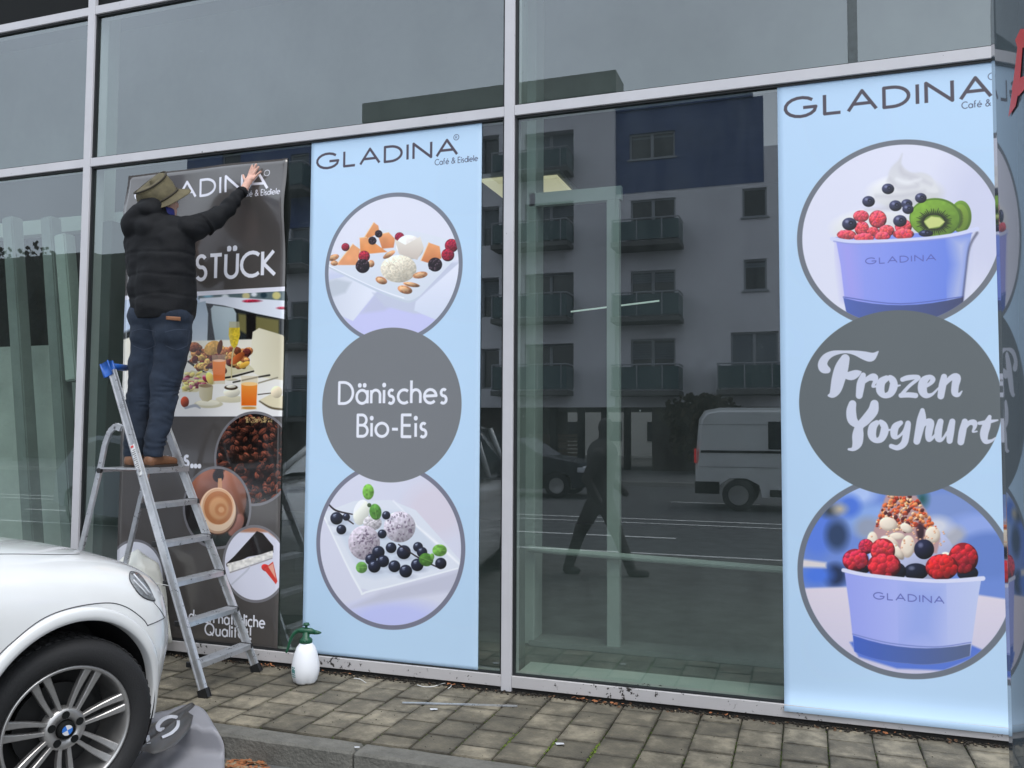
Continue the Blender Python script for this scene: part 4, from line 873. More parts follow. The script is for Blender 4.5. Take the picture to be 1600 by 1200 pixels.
# ------------------------------------------------------------------ across the street (seen in the glass)
YB = -28.2
def bp(x, y):                                           # facade coordinates of the mirrored picture point
    p = px_point(x, y, 28.2); return p.x, p.z
def wall_holes(b, X0, X1, Z0, Z1, holes, y0, dep):
    xs = sorted({X0, X1, *[min(max(h[0], X0), X1) for h in holes], *[min(max(h[1], X0), X1) for h in holes]})
    zs = sorted({Z0, Z1, *[min(max(h[2], Z0), Z1) for h in holes], *[min(max(h[3], Z0), Z1) for h in holes]})
    for xa, xb in zip(xs, xs[1:]):
        run = None
        for za, zb in zip(zs, zs[1:]):
            c = ((xa+xb)/2, (za+zb)/2)
            if any(h[0] < c[0] < h[1] and h[2] < c[1] < h[3] for h in holes):
                if run: box(b, (xa, y0-dep, run[0]), (xb, y0, run[1])); run = None
            else: run = (run[0] if run else za, zb)
        if run: box(b, (xa, y0-dep, run[0]), (xb, y0, run[1]))
AB = empty('apartment_building', (0, YB, 0), label='grey and blue apartment block with balconies mirrored in the glass', cat='apartment building')
def apart(name, b, m, par=AB):
    off = Vector((0, YB, 0)) if par is AB else Vector((0, YB, 0))
    for v in b.verts: v.co -= off
    return obj(name, b, m, par)
def window(x0, x1, z0, z1, n=2, shut=False):
    b = bmesh.new(); y = YB-.16; t = .07
    box(b, (x0, y, z0), (x0+t, y+.08, z1)); box(b, (x1-t, y, z0), (x1, y+.08, z1)); box(b, (x0+t, y, z0), (x1-t, y+.08, z0+t)); box(b, (x0+t, y, z1-t), (x1-t, y+.08, z1))
    if n == 2: xm = (x0+x1)/2; box(b, (xm-.06, y, z0+t), (xm+.06, y+.08, z1-t))
    box(b, (x0-.08, YB-.2, z0-.06), (x1+.08, YB+.07, z0-.001))
    w_ = apart('window', b, M_WINFRAME); b = bmesh.new(); box(b, (x0+t, y+.01, z0+t), (x1-t, y+.03, z1-t)); apart('shutter' if shut else 'pane', b, M_SHUT if shut else M_WINDOW, w_)
    if not shut and random.random() < .5:
        b = bmesh.new(); zc_ = z0+(z1-z0)*random.uniform(.5, .8)
        for k in range(int((z1-t-zc_)/.09)): box(b, (x0+t, y+.031, zc_+k*.09), (x1-t, y+.05, zc_+k*.09+.075))
        if len(b.verts): apart('blind', b, M_SHUT, w_)
        else: b.free()
def balcony(x0, x1, z0, z1, solid=False):
    D = 1.25; b = bmesh.new(); box(b, (x0, YB+.001, z0-.18), (x1, YB+D, z0)); bl = apart('balcony', b, M_SLAB)
    b = bmesh.new(); y = YB+D-.04
    box(b, (x0+.03, y-.03, z0+.06), (x1-.03, y, z1-.08)); box(b, (x1-.06, YB+.05, z0+.06), (x1-.03, y-.031, z1-.08)); box(b, (x0+.03, YB+.05, z0+.06), (x0+.06, y-.031, z1-.08))
    apart('balustrade_panel', b, M_BALC, bl)
    b = bmesh.new()
    for q in ([(x0+.02, y, z1), (x1-.02, y, z1)], [(x1-.03, YB+.02, z1), (x1-.03, y, z1)], [(x0+.03, YB+.02, z1), (x0+.03, y, z1)]): tube(b, q, .03, 6)
    k = 0
    while x0+.05+k*.95 < x1: box(b, (x0+.03+k*.95, y+.002, z0-.1), (x0+.07+k*.95, y+.03, z1)); k += 1
    apart('railing', b, M_WINFRAME, bl)
X_m, Ztop = bp(962, 135)[0], 14.5
holes_r, holes_l = [], []; WN = []
def W_(x0, y0, x1, y1, n=2, shut=False, L=holes_r):
    a, c_ = bp(x0, y1), bp(x1, y0); h = (a[0], c_[0], a[1], c_[1]); L.append(h); WN.append((*h, n, shut))
W_(983, 202, 1054, 250); W_(985, 307, 1055, 372); W_(985, 420, 1055, 492); W_(985, 528, 1055, 600)
W_(1160, 291, 1198, 340, 1); W_(1162, 403, 1198, 454, 1); W_(1142, 517, 1216, 600, 2, True)
for dy, sh in ((0, True), (111, False), (222, False), (333, False)): W_(822, 204+dy, 898, 275+dy, 2, sh, holes_l)
for dy in (0, 111, 222, 333): W_(752, 212+dy, 782, 275+dy, 1, False, holes_l)
XR = bp(1217, 250)[0]
zb = bp(1000, 300)[1]
b = bmesh.new(); wall_holes(b, X_m, XR+3.6, 2.45, zb, [h for h in holes_r]+[(9, 9, 0, 0)], YB, .3); apart('wall', b, M_STREETWALL)
b = bmesh.new(); wall_holes(b, X_m, XR-.55, zb, 14.2, [h for h in holes_r], YB+.02, .3); apart('upper_cladding', b, M_BLUEWALL)
b = bmesh.new(); box(b, (XR-.549, YB-.3, zb), (XR, YB-.01, bp(1215, 225)[1])); apart('chimney_pier', b, M_STREETWALL)
b = bmesh.new(); prism(b, [(X_m, YB+.1, 14.2), (XR-.9, YB+.1, 14.2), (XR-.95, YB+.1, 14.45), (X_m, YB+.1, 14.45)], (0, -8, 0)); apart('roof', b, M_BLUEWALL)
X_l = bp(583, 160)[0]
b = bmesh.new(); wall_holes(b, X_l, X_m-.001, 2.45, 14.9, holes_l, YB+.25, .45); apart('wall', b, M_STREETWALL)
b = bmesh.new(); box(b, (X_l-.3, YB-1.0, 14.901), (X_m+.1, YB+.5, 15.75)); apart('roof', b, mat('dark_roof_edge', (.24, .25, .22), .8))
X_ll = bp(290, 300)[0]; hl2 = []
for px0 in (452, 345):
    for dy in (0, 116, 232, 348): W_(px0, 238+dy, px0+30, 285+dy, 1, dy == 116, hl2)
b = bmesh.new(); wall_holes(b, X_ll, X_l-.301, 2.45, 10.6, hl2, YB, .3); apart('wall', b, M_STREETWALL)
b = bmesh.new(); wall_holes(b, X_ll, X_l-.301, 10.6, 14.6, hl2, YB+.02, .3); apart('upper_cladding', b, M_BLUEWALL)
for h in WN: window(*h)
for x0, x1, ys in ((962, 1068, (347, 460, 571)), (1122, 1222, (569,)), (780, 898, (241, 350, 462, 571)), (440, 495, (262, 380, 500, 610))):
    for i, y in enumerate(ys):
        a, c_ = bp(x0, y+46), bp(x1, y); balcony(a[0]+.05, c_[0], a[1]+.1, c_[1]-.02)
b = bmesh.new(); box(b, (X_ll, YB-9, 2.45), (XR+3.6, YB-.46, 2.7)); apart('floor_slab', b, M_SLAB)
b = bmesh.new(); box(b, (X_ll, YB-9, 2.7), (XR-1.0, YB-8.7, 14.2)); apart('rear_wall', b, M_STREETWALL)
for px_ in (806, 862, 905, 942, 978):
    xx = bp(px_, 700)[0]; b = bmesh.new(); box(b, (xx-.12, YB-.4, -.0), (xx+.12, YB-.1, 2.45)); apart('pillar', b, M_BLACK)
b = bmesh.new(); box(b, (bp(1018, 700)[0], YB-8, 0), (XR+3.6, YB-.05, 2.449)); apart('ground_floor_wall', b, M_BROWNWALL)
b = bmesh.new(); box(b, (X_ll, YB-8, 0), (bp(805, 700)[0], YB-.05, 2.449)); apart('ground_floor_wall', b, M_BROWNWALL)
# white house behind the passage
b = bmesh.new(); box(b, (-16, -48.3, 0), (-2, -48, 6)); wh = obj('white_house', b, mat('white_render', (.8, .79, .72), .8)); tag(wh, 'white rendered house seen through the ground floor passage across the street', 'house')
for k in range(5):
    b = bmesh.new(); box(b, (-14.5+k*2.6, -47.99, .9), (-13.5+k*2.6, -47.93, 2.1)); obj('window', b, M_WINDOW, wh)
b = bmesh.new()
for k in range(7): box(b, (-11.6, -30, .3+k*.16), (-8.9, -29.95, .3+k*.16+.13))
o = obj('timber_fence', b, mat('brown_timber', (.16, .10, .06), .7, nscale=5, namt=.3)); tag(o, 'brown slatted timber screen in the passage across the street', 'fence')
# dark brick building and trees to the left across the street
z_ = px_point(170, 388, 28.2).z
b = bmesh.new(); box(b, (-34.6, YB-10, 0), (X_ll-.5, YB-1, z_)); box(b, (-75, YB-10, 0), (-34.6, YB-1, 10.55)); o = obj('brick_building', b, M_BROWNWALL); tag(o, 'long dark brown brick building left of the blue block, mirrored', 'brick building')
M_BARK = mat('bark', (.05, .04, .03), .9, nscale=12, namt=.3); M_LEAF = mat('dark_foliage', (.03, .035, .018), .8, objvar=.2); M_LEAF2 = mat('brown_foliage', (.06, .045, .02), .8)
def tree(x, y, h, r, label, seed, lm):
    rnd = random.Random(seed); t = empty('tree', (x, y, 0), label=label, cat='tree', group='trees across the street')
    b = bmesh.new(); tube(b, [(0, 0, 0), (.05, .05, h*.3), (-.05, .1, h*.6), (0, 0, h*.9)], [.2, .16, .1, .03], 8)
    for k in range(9):
        a = rnd.uniform(0, 6.28); z0 = h*rnd.uniform(.3, .7); tube(b, [(0, 0, z0), (math.cos(a)*r*.5, math.sin(a)*r*.5, z0+r*.4), (math.cos(a)*r*.85, math.sin(a)*r*.85, z0+r*.6)], [.07, .045, .015], 5)
    obj('trunk', b, M_BARK, t); b = bmesh.new()
    for k in range(5200 if h > 5 else 1800):
        a = rnd.uniform(0, 6.28); u = rnd.uniform(-1, 1); q = rnd.uniform(.35, 1)**.5*(1+.25*math.sin(a*3+seed)+.2*math.sin(u*5))
        c_ = Vector((math.cos(a)*math.sqrt(1-u*u)*r*q, math.sin(a)*math.sqrt(1-u*u)*r*q, h*.62+u*h*.36*q)); s_ = rnd.uniform(.06, .14)
        e1 = Vector((rnd.uniform(-1, 1), rnd.uniform(-1, 1), rnd.uniform(-1, 1))).normalized()*s_; e2 = e1.orthogonal()
        b.faces.new([b.verts.new(c_+q2) for q2 in (e1, e2, -e1, -e2)])
    obj('crown', b, lm, t)
tree(-38.6, -25.5, 10.9, 3.0, 'bare brownish tree in front of the brick building, leftmost in the mirror image', 1, M_LEAF)
tree(-34.4, -25.2, 10.4, 2.4, 'rounded dark tree beside the leftmost one in the mirror image', 2, M_LEAF2)
tree(-43.5, -25, 12.4, 3.4, 'tall dark tree at the far left across the street', 3, M_LEAF)
tree(-3.5, -26.2, 3.0, 1.2, 'low brown shrub-like tree at the street corner behind the van', 4, M_LEAF2)

# vehicles seen in the glass
def wheel(par, x, y, z, r, wd, axis_y=1):
    b = bmesh.new(); lathe(b, [(r*.62, -wd/2), (r*.95, -wd/2), (r, -wd*.35), (r, wd*.35), (r*.95, wd/2), (r*.62, wd/2)], 28, axis='y', c=(x, y, z), caps=False); w_ = obj('wheel', b, M_TYRE, par, True)
    b = bmesh.new(); lathe(b, [(r*.63, -wd*.3), (r*.6, -wd*.5), (.02, -wd*.42), (.02, wd*.42), (r*.6, wd*.5), (r*.63, wd*.3)], 24, axis='y', c=(x, y, z)); obj('rim', b, M_RIM, w_)
M_TYRE = mat('tyre_rubber', (.014, .014, .015), .75, bump=.25, bscale=140); M_RIM = mat('brushed_wheel_alloy', (.46, .45, .44), .34, metal=.8, nscale=20, namt=.1)
M_WCAR = mat('white_car_paint', (.75, .755, .75), .2, coat=.8, nscale=5, namt=.02, spec=.5)
V = empty('panel_van', (-2.22, -13.4, RZ), label='white high-roofed panel van driving past, mirrored at the middle window', cat='van')
b = bmesh.new(); prof = [(0, .42), (.0, 1.0), (.08, 1.9), (.2, 2.08), (.5, 2.14), (4.3, 2.14), (4.75, 1.35), (5.3, 1.1), (5.42, .8), (5.42, .35), (4.9, .30), (4.9, .6), (4.5, .72), (4.1, .6), (4.1, .3), (1.35, .3), (1.3, .55), (1.05, .68), (.7, .68), (.45, .5), (.4, .36)]
prism(b, [(x, 0, z) for x, z in prof], (0, -1.9, 0)); bmesh.ops.bevel(b, geom=[e for e in b.edges if abs((e.verts[0].co-e.verts[1].co).y) < .01 and min(v.co.z for v in e.verts) > .8], offset=.09, segments=3, affect='EDGES'); obj('body', b, M_WCAR, V)
b = bmesh.new(); box(b, (1.48, .002, 1.28), (2.5, .008, 1.85)); box(b, (3.4, .002, 1.28), (4.35, .008, 1.85)); obj('side_window', b, M_WINDOW, V)
b = bmesh.new(); box(b, (.12, .002, 1.20), (2.9, .014, 1.25)); obj('sliding_rail', b, M_BLACK, V)
b = bmesh.new(); box(b, (.1, .002, 1.78), (4.2, .006, 1.79)); box(b, (.1, .002, .9), (4.8, .006, .91)); obj('panel_seam', b, M_MIDG, V)
b = bmesh.new(); box(b, (-.015, -.14, .98), (.02, .006, 1.28)); obj('tail_lamp', b, emis('tail_lamp_red', (.8, .02, .02), .5), V)
b = bmesh.new(); box(b, (.0, .002, .35), (.5, .02, .6)); box(b, (1.5, .002, .32), (4.1, .02, .46)); obj('lower_trim', b, M_BLACK, V)
for x in (.88, 4.5):
    for y in (-.12, -1.75): wheel(V, x, y, .33, .33, .22)
D = empty('dark_car', (-9.3, -15.2, RZ), label='dark parked car with a bright headlight, mirrored left of the middle window post', cat='car')
def simple_car(D, bm_, paint):
    b = bmesh.new(); prof = [(0, .35), (.02, .85), (.25, 1.0), (.9, 1.42), (1.6, 1.52), (2.5, 1.45), (3.2, 1.02), (4.1, .86), (4.35, .65), (4.35, .3), (3.95, .25), (3.9, .55), (3.55, .68), (3.2, .55), (3.15, .22), (1.15, .22), (1.1, .55), (.78, .68), (.45, .55), (.4, .28)]
    prism(b, [(x, 0, z) for x, z in prof], (0, -1.7, 0)); obj('body', b, paint, D)
    b = bmesh.new(); prism(b, [(.95, .005, 1.0), (1.1, .005, 1.36), (1.65, .005, 1.45), (2.4, .005, 1.38), (3.0, .005, 1.02)], (0, .006, 0)); obj('side_window', b, M_WINDOW, D)
    b = bmesh.new(); box(b, (4.05, -.35, .62), (4.37, .01, .78), .03); obj('headlight', b, M_WHITEP, D)
    for x in (.78, 3.55):
        for y in (-.1, -1.6): wheel(D, x, y, .31, .31, .2)
simple_car(D, None, mat('dark_car_paint', (.02, .024, .03), .25, coat=.5))
D2 = empty('silver_car', (-12.6, -6.9, RZ), label='silver car parked beyond the white one, mirrored beside the grey banner', cat='car'); simple_car(D2, None, mat('silver_paint', (.35, .37, .42), .3, metal=.4, coat=.5)); D2.rotation_euler = (0, 0, R(20))

# ------------------------------------------------------------------ the white car, nose to the kerb
TH = R(81); hW = np.array([math.cos(TH), math.sin(TH), 0]); nW = np.array([math.sin(TH), -math.cos(TH), 0])
HUB = CAM+3.6*(fw+(105.6-800)/F_PX*cr-(1141.7-600)/F_PX*cu)
ORG = Vector((HUB[0]+.025*nW[0], HUB[1]+.025*nW[1], RZ))
CAR = empty('parked_car', ORG, TH, label='white car parked nose to the kerb at the lower left', cat='car')
# local axes: x forward, -y outboard (towards the camera), z up
def interp(tab, s):
    for (a, va), (b_, vb) in zip(tab, tab[1:]):
        if a <= s <= b_:
            t = (s-a)/(b_-a); t = t; return va+(vb-va)*t
    return tab[0][1] if s < tab[0][0] else tab[-1][1]
def sinterp(tab, s):                                   # smooth cubic
    n = len(tab)
    if s <= tab[0][0]: return tab[0][1]
    if s >= tab[-1][0]: return tab[-1][1]
    for i in range(n-1):
        if tab[i][0] <= s <= tab[i+1][0]: break
    x0, y0 = tab[i]; x1, y1 = tab[i+1]; h_ = x1-x0; t = (s-x0)/h_
    def sl(k):
        if k == 0: return (tab[1][1]-tab[0][1])/(tab[1][0]-tab[0][0])
        if k == n-1: return (tab[-1][1]-tab[-2][1])/(tab[-1][0]-tab[-2][0])
        return (tab[k+1][1]-tab[k-1][1])/(tab[k+1][0]-tab[k-1][0])
    m0, m1 = sl(i)*h_, sl(i+1)*h_
    return (2*t**3-3*t*t+1)*y0+(t**3-2*t*t+t)*m0+(-2*t**3+3*t*t)*y1+(t**3-t*t)*m1
OUT = [(-3.95, .5), (-3.9, .30), (-3.75, .12), (-3.4, .03), (-3, .0), (-.6, .0), (.3, .0), (.40, .005), (.47, .028), (.54, .075), (.60, .135), (.66, .22), (.71, .32), (.76, .46), (.80, .62), (.83, .78), (.845, .90)]
ZC = [(-3.95, 1.0), (-3.6, 1.12), (-3, 1.16), (-1.2, 1.20), (-.6, 1.205), (-.2, 1.165), (0, 1.138), (.26, 1.092), (.48, 1.028), (.62, .972), (.75, .905), (.80, .86), (.845, .79)]
DZ = [(0, .36), (.006, .30), (.018, .24), (.045, .175), (.09, .122), (.15, .088), (.24, .058), (.36, .034), (.55, .014), (.75, .004), (.97, 0)]
SEC = [(.10, .20), (.05, .235), (.022, .30), (.006, .40), (.0, .52), (-.004, .64), (-.002, .72)]
def body_sec(s):
    o_ = sinterp(OUT, s); zc = sinterp(ZC, s); W_h = .97-o_; pts = []
    nose = max(0, s-.40); k = min(1, max(.04, (W_h)/.97))
    zsh = zc-.36
    for d, z in SEC:
        zz = .2+(z-.2)*(min(zsh, .76)-.2)/(.76-.2) if z > .2 else z
        pts.append((o_+d+max(0, .62-zz)*.38*min(1, nose*3.5), zz))
    for d, dz in DZ: pts.append((o_+d*W_h/.97, zc-dz*(1 if W_h > .5 else max(.25, W_h/.5))))
    return pts
stations = sorted(set([-3.95, -3.9, -3.8, -3.6, -3.3, -3, -2.6, -2.2, -1.8, -1.4, -1.0, -.8]+[round(-.6+.04*i, 3) for i in range(25)]+[round(.40+.02*i, 3) for i in range(20)]+[.79, .80, .81, .82, .83, .84, .845]))
stations = [s for s in stations if s <= .845]
rows = []
for s in stations:
    pr_ = body_sec(s); row = [(s, y, z) for y, z in pr_]; row += [(s, 1.94-y, z) for y, z in reversed(pr_[:-1])]; rows.append(row)
b = grid_mesh(rows)
bmesh.ops.recalc_face_normals(b, faces=b.faces)
# close bottom, nose and tail
for end in (0, -1):
    pass
bm_edges = [e for e in b.edges if e.is_boundary]
bmesh.ops.holes_fill(b, edges=bm_edges, sides=0)
bmesh.ops.triangulate(b, faces=[f for f in b.faces if len(f.verts) > 4]); bmesh.ops.recalc_face_normals(b, faces=b.faces)
body = obj('body', b, M_WCAR, CAR, True)
WX = [0.0, -2.93]
cutm = []
for wx in WX:
    for yy in (-.25, 1.55):
        c = bmesh.new(); lathe(c, [(.425, 0), (.425, .64)], 64, axis='y', c=(wx+.012, yy, .405)); 
        box(c, (wx-.405, yy, -.2), (wx+.43, yy+.64, .40))
        co = obj('cutter', c, M_BLACK); co.parent = CAR; cutm.append(co)
        # wheel well
# union of cutters kept separate; boolean one by one on the two solids of each cutter
for co in cutm:
    # rebuild as a single clean solid: extruded arch outline
    me = co.data; b = bmesh.new(); yy = min(v.co.y for v in me.vertices); wx = (min(v.co.x for v in me.vertices)+max(v.co.x for v in me.vertices))/2
    pts = [(wx+.425*math.cos(R(a)), yy, .405+.425*math.sin(R(a))) for a in range(180, -1, -4)]+[(wx+.405, yy, -.2), (wx-.425, yy, -.2)]
    prism(b, pts, (0, .64, 0)); b.to_mesh(me); b.free()
    md = body.modifiers.new('arch', 'BOOLEAN'); md.operation = 'DIFFERENCE'; md.object = co; md.solver = 'EXACT'
bpy.context.view_layer.update()
me = eval_mods(body, 'body'); body.modifiers.clear(); body.data = me
for co in cutm: bpy.data.objects.remove(co)
for p in body.data.polygons: p.use_smooth = True
try:
    body.data.set_sharp_from_angle(angle=R(38))
except Exception: pass
# wheel wells (dark liners)
M_LINER = mat('black_wheel_liner', (.008, .008, .009), .8, bump=.3, bscale=60)
for wx in WX:
    for y0, y1 in ((.015, .36), (1.58, 1.925)):
        b = bmesh.new(); rr = []
        for a in range(-30, 214, 6): rr.append([(wx+.43*math.cos(R(a)), y, .405+.43*math.sin(R(a))) for y in (y0, y1)])
        grid_mesh(rr, b); obj('wheel_liner', b, M_LINER, CAR, True)
        b = bmesh.new(); yq = y1 if y0 < 1 else y0; box(b, (wx-.43, yq-.01, .2), (wx+.43, yq+.01, .84)); obj('wheel_liner', b, M_LINER, CAR)
# arch flares
for wx in WX:
    for sgn, y0 in ((-1, 0), (1, 1.94)):
        b = bmesh.new(); rr = []
        for a in range(-14, 199, 3):
            ca, sa = math.cos(R(a)), math.sin(R(a)); row = []
            def cy(x_): return sinterp(OUT, x_)
            for r_, d in ((.418, .035), (.418, -.008), (.421, -.014), (.436, -.017), (.458, -.015), (.470, -.006), (.474, .01)):
                px_ = wx+r_*ca*(1 if sa > 0 else 1); pz = .405+r_*sa if sa > 0 else .405+r_*sa
                oy = cy(px_); yy = oy+d+max(0, .62-pz)*.10*(1 if ca > 0 else 0)
                row.append((px_, yy if sgn < 0 else 1.94-yy, pz))
            rr.append(row)
        grid_mesh(rr, b); bmesh.ops.recalc_face_normals(b, faces=b.faces); obj('arch_trim', b, M_WCAR, CAR, True)
# greenhouse
gh = [(-3.75, 1.12, .16), (-3.55, 1.60, .30), (-3.2, 1.66, .27), (-2.2, 1.69, .26), (-1.45, 1.64, .29), (-.62, 1.19, .14)]
b = bmesh.new(); Lp = []
for s, z, i_ in gh: Lp.append([(s, i_, z), (s, i_+.12, z+.035), (s, .97, z+.05), (s, 1.94-i_-.12, z+.035), (s, 1.94-i_, z)])
grid_mesh(Lp, b); obj('roof', b, M_WCAR, CAR, True)
for sgn in (0, 1):
    f_ = lambda y: y if sgn == 0 else 1.94-y
    b = bmesh.new(); pts = [(s, f_(i_+.012), z-.01) for s, z, i_ in gh]+[(-.75, f_(.07), 1.12), (-3.7, f_(.07), 1.10)]; vs = [b.verts.new(p) for p in pts]; b.faces.new(vs); obj('side_window', b, M_WINDOW, CAR)
    for s0, s1 in ((-1.45, -.62), (-2.2, -2.2), (-3.2, -3.3)):
        z1 = interp([(a, z) for a, z, _ in gh], s0); i1 = interp([(a, i) for a, _, i in gh], s0); z0 = 1.12 if s1 != -.62 else 1.19
        b = bmesh.new(); tube(b, [(s0, f_(i1), z1), (s1, f_(.08), z0)], .035, 8); obj('pillar', b, M_WCAR, CAR, True)
b = bmesh.new(); vs = [b.verts.new(p) for p in ((-1.42, .33, 1.655), (-1.42, 1.61, 1.655), (-.66, 1.78, 1.21), (-.66, .16, 1.21))]; b.faces.new(vs); obj('windscreen', b, M_WINDOW, CAR)
# lamp, seams: laid on the body surface
from mathutils.bvhtree import BVHTree
bpy.context.view_layer.update()
CM = Matrix.Translation(ORG) @ Matrix.Rotation(TH, 4, 'Z'); CI = CM.inverted()
bt = bmesh.new(); bt.from_mesh(body.data); BV = BVHTree.FromBMesh(bt)
def on_body(x, y, off=.003):
    d = Vector(fw+(x-800)/F_PX*cr-(y-600)/F_PX*cu); o_ = CI @ Vector(CAM); dl = (CI.to_3x3() @ d).normalized()
    loc, nrm, _, _ = BV.ray_cast(o_, dl)
    if loc is None:
        return None
    if nrm.dot(dl) > 0: nrm = -nrm
    return loc+nrm*off
def seam(pts, r, m, name, off=.0005):
    q = [on_body(x, y, off) for x, y in smooth_pts(pts, 6)]; q = [p for p in q if p is not None]
    if len(q) > 2: b = bmesh.new(); tube(b, q, r, 6); obj(name, b, m, CAR, True)
M_SEAM = mat('shut_line', (.05, .05, .055), .6)
seam([(-6, 866), (40, 866), (90, 867), (124, 866)], .0022, M_SEAM, 'bonnet_seam')
seam([(231, 977), (244, 972), (256, 966)], .0022, M_SEAM, 'bumper_seam')
seam([(-6, 1028), (14, 1008), (63, 969), (111, 950), (165, 942), (196, 948), (222, 966), (231, 978)], .0022, M_SEAM, 'wing_seam')
up_ = smooth_pts([(202, 899), (204, 894), (211, 895), (219, 900), (231, 917), (240, 936)], 5); lo_ = smooth_pts([(202, 900), (203, 908), (211, 921), (220, 931), (229, 936), (240, 939)], 5)
def lamp_patch(up_, lo_, off, name, m, k0=0, k1=1):
    rows = []
    for a, c_ in zip(up_, lo_):
        row = []
        for k in range(7):
            t = k0+(k1-k0)*k/6; q = on_body(a[0]+(c_[0]-a[0])*t, a[1]+(c_[1]-a[1])*t, off+.006*math.sin(math.pi*t))
            row.append(q)
        if all(q is not None for q in row): rows.append(row)
    if len(rows) > 2: b = grid_mesh(rows); bmesh.ops.recalc_face_normals(b, faces=b.faces); return obj(name, b, m, CAR, True)
hl = lamp_patch(up_, lo_, .004, 'headlight', mat('headlight_lens', (.20, .21, .22), .08, coat=1, nscale=40, namt=.5))
seam([(202, 899), (204, 894), (211, 895), (219, 900), (231, 917), (240, 936), (240, 939), (229, 936), (220, 931), (211, 921), (203, 908), (202, 899)], .0028, M_SEAM, 'headlight_surround', .003)
seam([(240, 941), (250, 953), (257, 965)], .0018, M_SEAM, 'bumper_seam')
b = bmesh.new()
for q0, q1 in (((207, 900), (233, 930)), ((206, 908), (228, 931))):
    q = [on_body(q0[0]+(q1[0]-q0[0])*k/6, q0[1]+(q1[1]-q0[1])*k/6, .011) for k in range(7)]
    q = [p for p in q if p is not None]
    if len(q) > 2: tube(b, q, .003, 6)
if len(b.verts): o = obj('lamp_chrome', b, M_WHITEP, hl, True)
# front wheel, steered slightly right
TW = R(69)-TH
def big_wheel(wx, wy, steer, side):
    w_ = bpy.data.objects.new('wheel', None); COL.objects.link(w_); w_.parent = CAR; w_.location = (wx, wy, .372); w_.rotation_euler = (0, 0, steer); w_.empty_display_size = .1
    s = side                                            # -1: outboard is -y
    b = bmesh.new(); lathe(b, [(.262, s*.0), (.272, s*.022), (.30, s*.034), (.33, s*.036), (.352, s*.024), (.366, s*.0), (.372, -s*.03), (.374, -s*.10), (.372, -s*.18), (.36, -s*.22), (.30, -s*.24), (.262, -s*.23)], 72, axis='y', caps=False)
    obj('tyre', b, M_TYRE, w_, True)
    b = bmesh.new()
    for k in range(60):
        a = 2*math.pi*k/60
        for y0, y1, da in ((-.02, -.07, .01), (-.075, -.125, -.01), (-.13, -.19, .01)):
            bar(b, (.3745*math.cos(a), -s*-y0, .3745*math.sin(a)), (.3745*math.cos(a+da*3), -s*-y1, .3745*math.sin(a+da*3)), .024, .006, (math.cos(a), 0, math.sin(a)))
    o_ = obj('tread_block', b, M_TYRE, w_); o_['kind'] = 'stuff'
    b = bmesh.new(); lathe(b, [(.266, s*.006), (.264, s*.016), (.256, s*.018), (.249, s*.010), (.243, -s*.03), (.238, -s*.10), (.236, -s*.2)], 72, axis='y', caps=False)
    rim = obj('rim', b, M_RIM, w_, True)
    b = bmesh.new(); lathe(b, [(.235, -s*.19), (.02, -s*.19)], 40, axis='y', caps=False); lathe(b, [(.175, -s*.11), (.175, -s*.13), (.03, -s*.10)], 40, axis='y'); obj('brake_disc', b, mat('dark_brake', (.03, .03, .03), .5, metal=.6), w_)
    b = bmesh.new(); lathe(b, [(.09, -s*.06), (.088, -s*.022), (.078, -s*.012), (.042, -s*.010), (.04, -s*.03)], 40, axis='y', caps=False); obj('hub', b, M_RIM, w_, True)
    for k in range(7):
        for dd in (-1, 1):
            a0 = 2*math.pi*k/7+R(14); 
            ca, sa = math.cos(a0), math.sin(a0); tx, tz = -sa, ca; prof = []
            b = bmesh.new(); R1 = []
            for t in (0, .12, .3, .5, .7, .88, 1):
                r_ = .074+(.25-.074)*t; off = dd*(.017+.008*t+.003*math.sin(math.pi*t)); wd = .0085+.0085*t-.0015*math.sin(math.pi*t); yo = s*(-.016+.022*t*t) ; dp = .026
                c_ = Vector((ca*r_+tx*off, 0, sa*r_+tz*off)); T_ = Vector((tx, 0, tz))
                R1.append([c_-T_*wd+Vector((0, yo-s*dp, 0)), c_-T_*wd*.96+Vector((0, yo-s*.003, 0)), c_-T_*wd*.7+Vector((0, yo, 0)), c_+T_*wd*.7+Vector((0, yo, 0)), c_+T_*wd*.96+Vector((0, yo-s*.003, 0)), c_+T_*wd+Vector((0, yo-s*dp, 0))])
            grid_mesh(R1, b); bmesh.ops.recalc_face_normals(b, faces=b.faces); obj('spoke', b, M_RIM, w_)
    for k in range(5):
        a = 2*math.pi*k/5+R(20); c_ = (math.cos(a)*.060, 0, math.sin(a)*.060); b = bmesh.new()
        lathe(b, [(.0165, s*-.0085), (.0150, s*-.0095), (.0, s*-.0098)], 20, axis='y', c=c_, caps=False); obj('bolt_hole', b, M_BLACK, w_)
    b = bmesh.new(); lathe(b, [(.036, s*-.016), (.036, s*.0), (.033, s*.004), (.0, s*.005)], 32, axis='y', caps=False); cap = obj('hub_cap', b, M_BLACK, w_, True)
    for k in range(4):
        b = bmesh.new(); c0 = b.verts.new((0, s*.0062, 0)); a0 = math.pi/2*k+R(20); v = [b.verts.new((.0215*math.cos(a0+math.pi/2*j/8), s*.0058, .0215*math.sin(a0+math.pi/2*j/8))) for j in range(9)]
        for p, q in zip(v, v[1:]): b.faces.new((c0, p, q))
        obj('badge_quarter', b, mat('badge_blue', (.03, .16, .55), .3) if k % 2 else M_WHITEP, w_)
big_wheel(0, .03, TW, -1)
big_wheel(WX[1], .05, 0, -1)
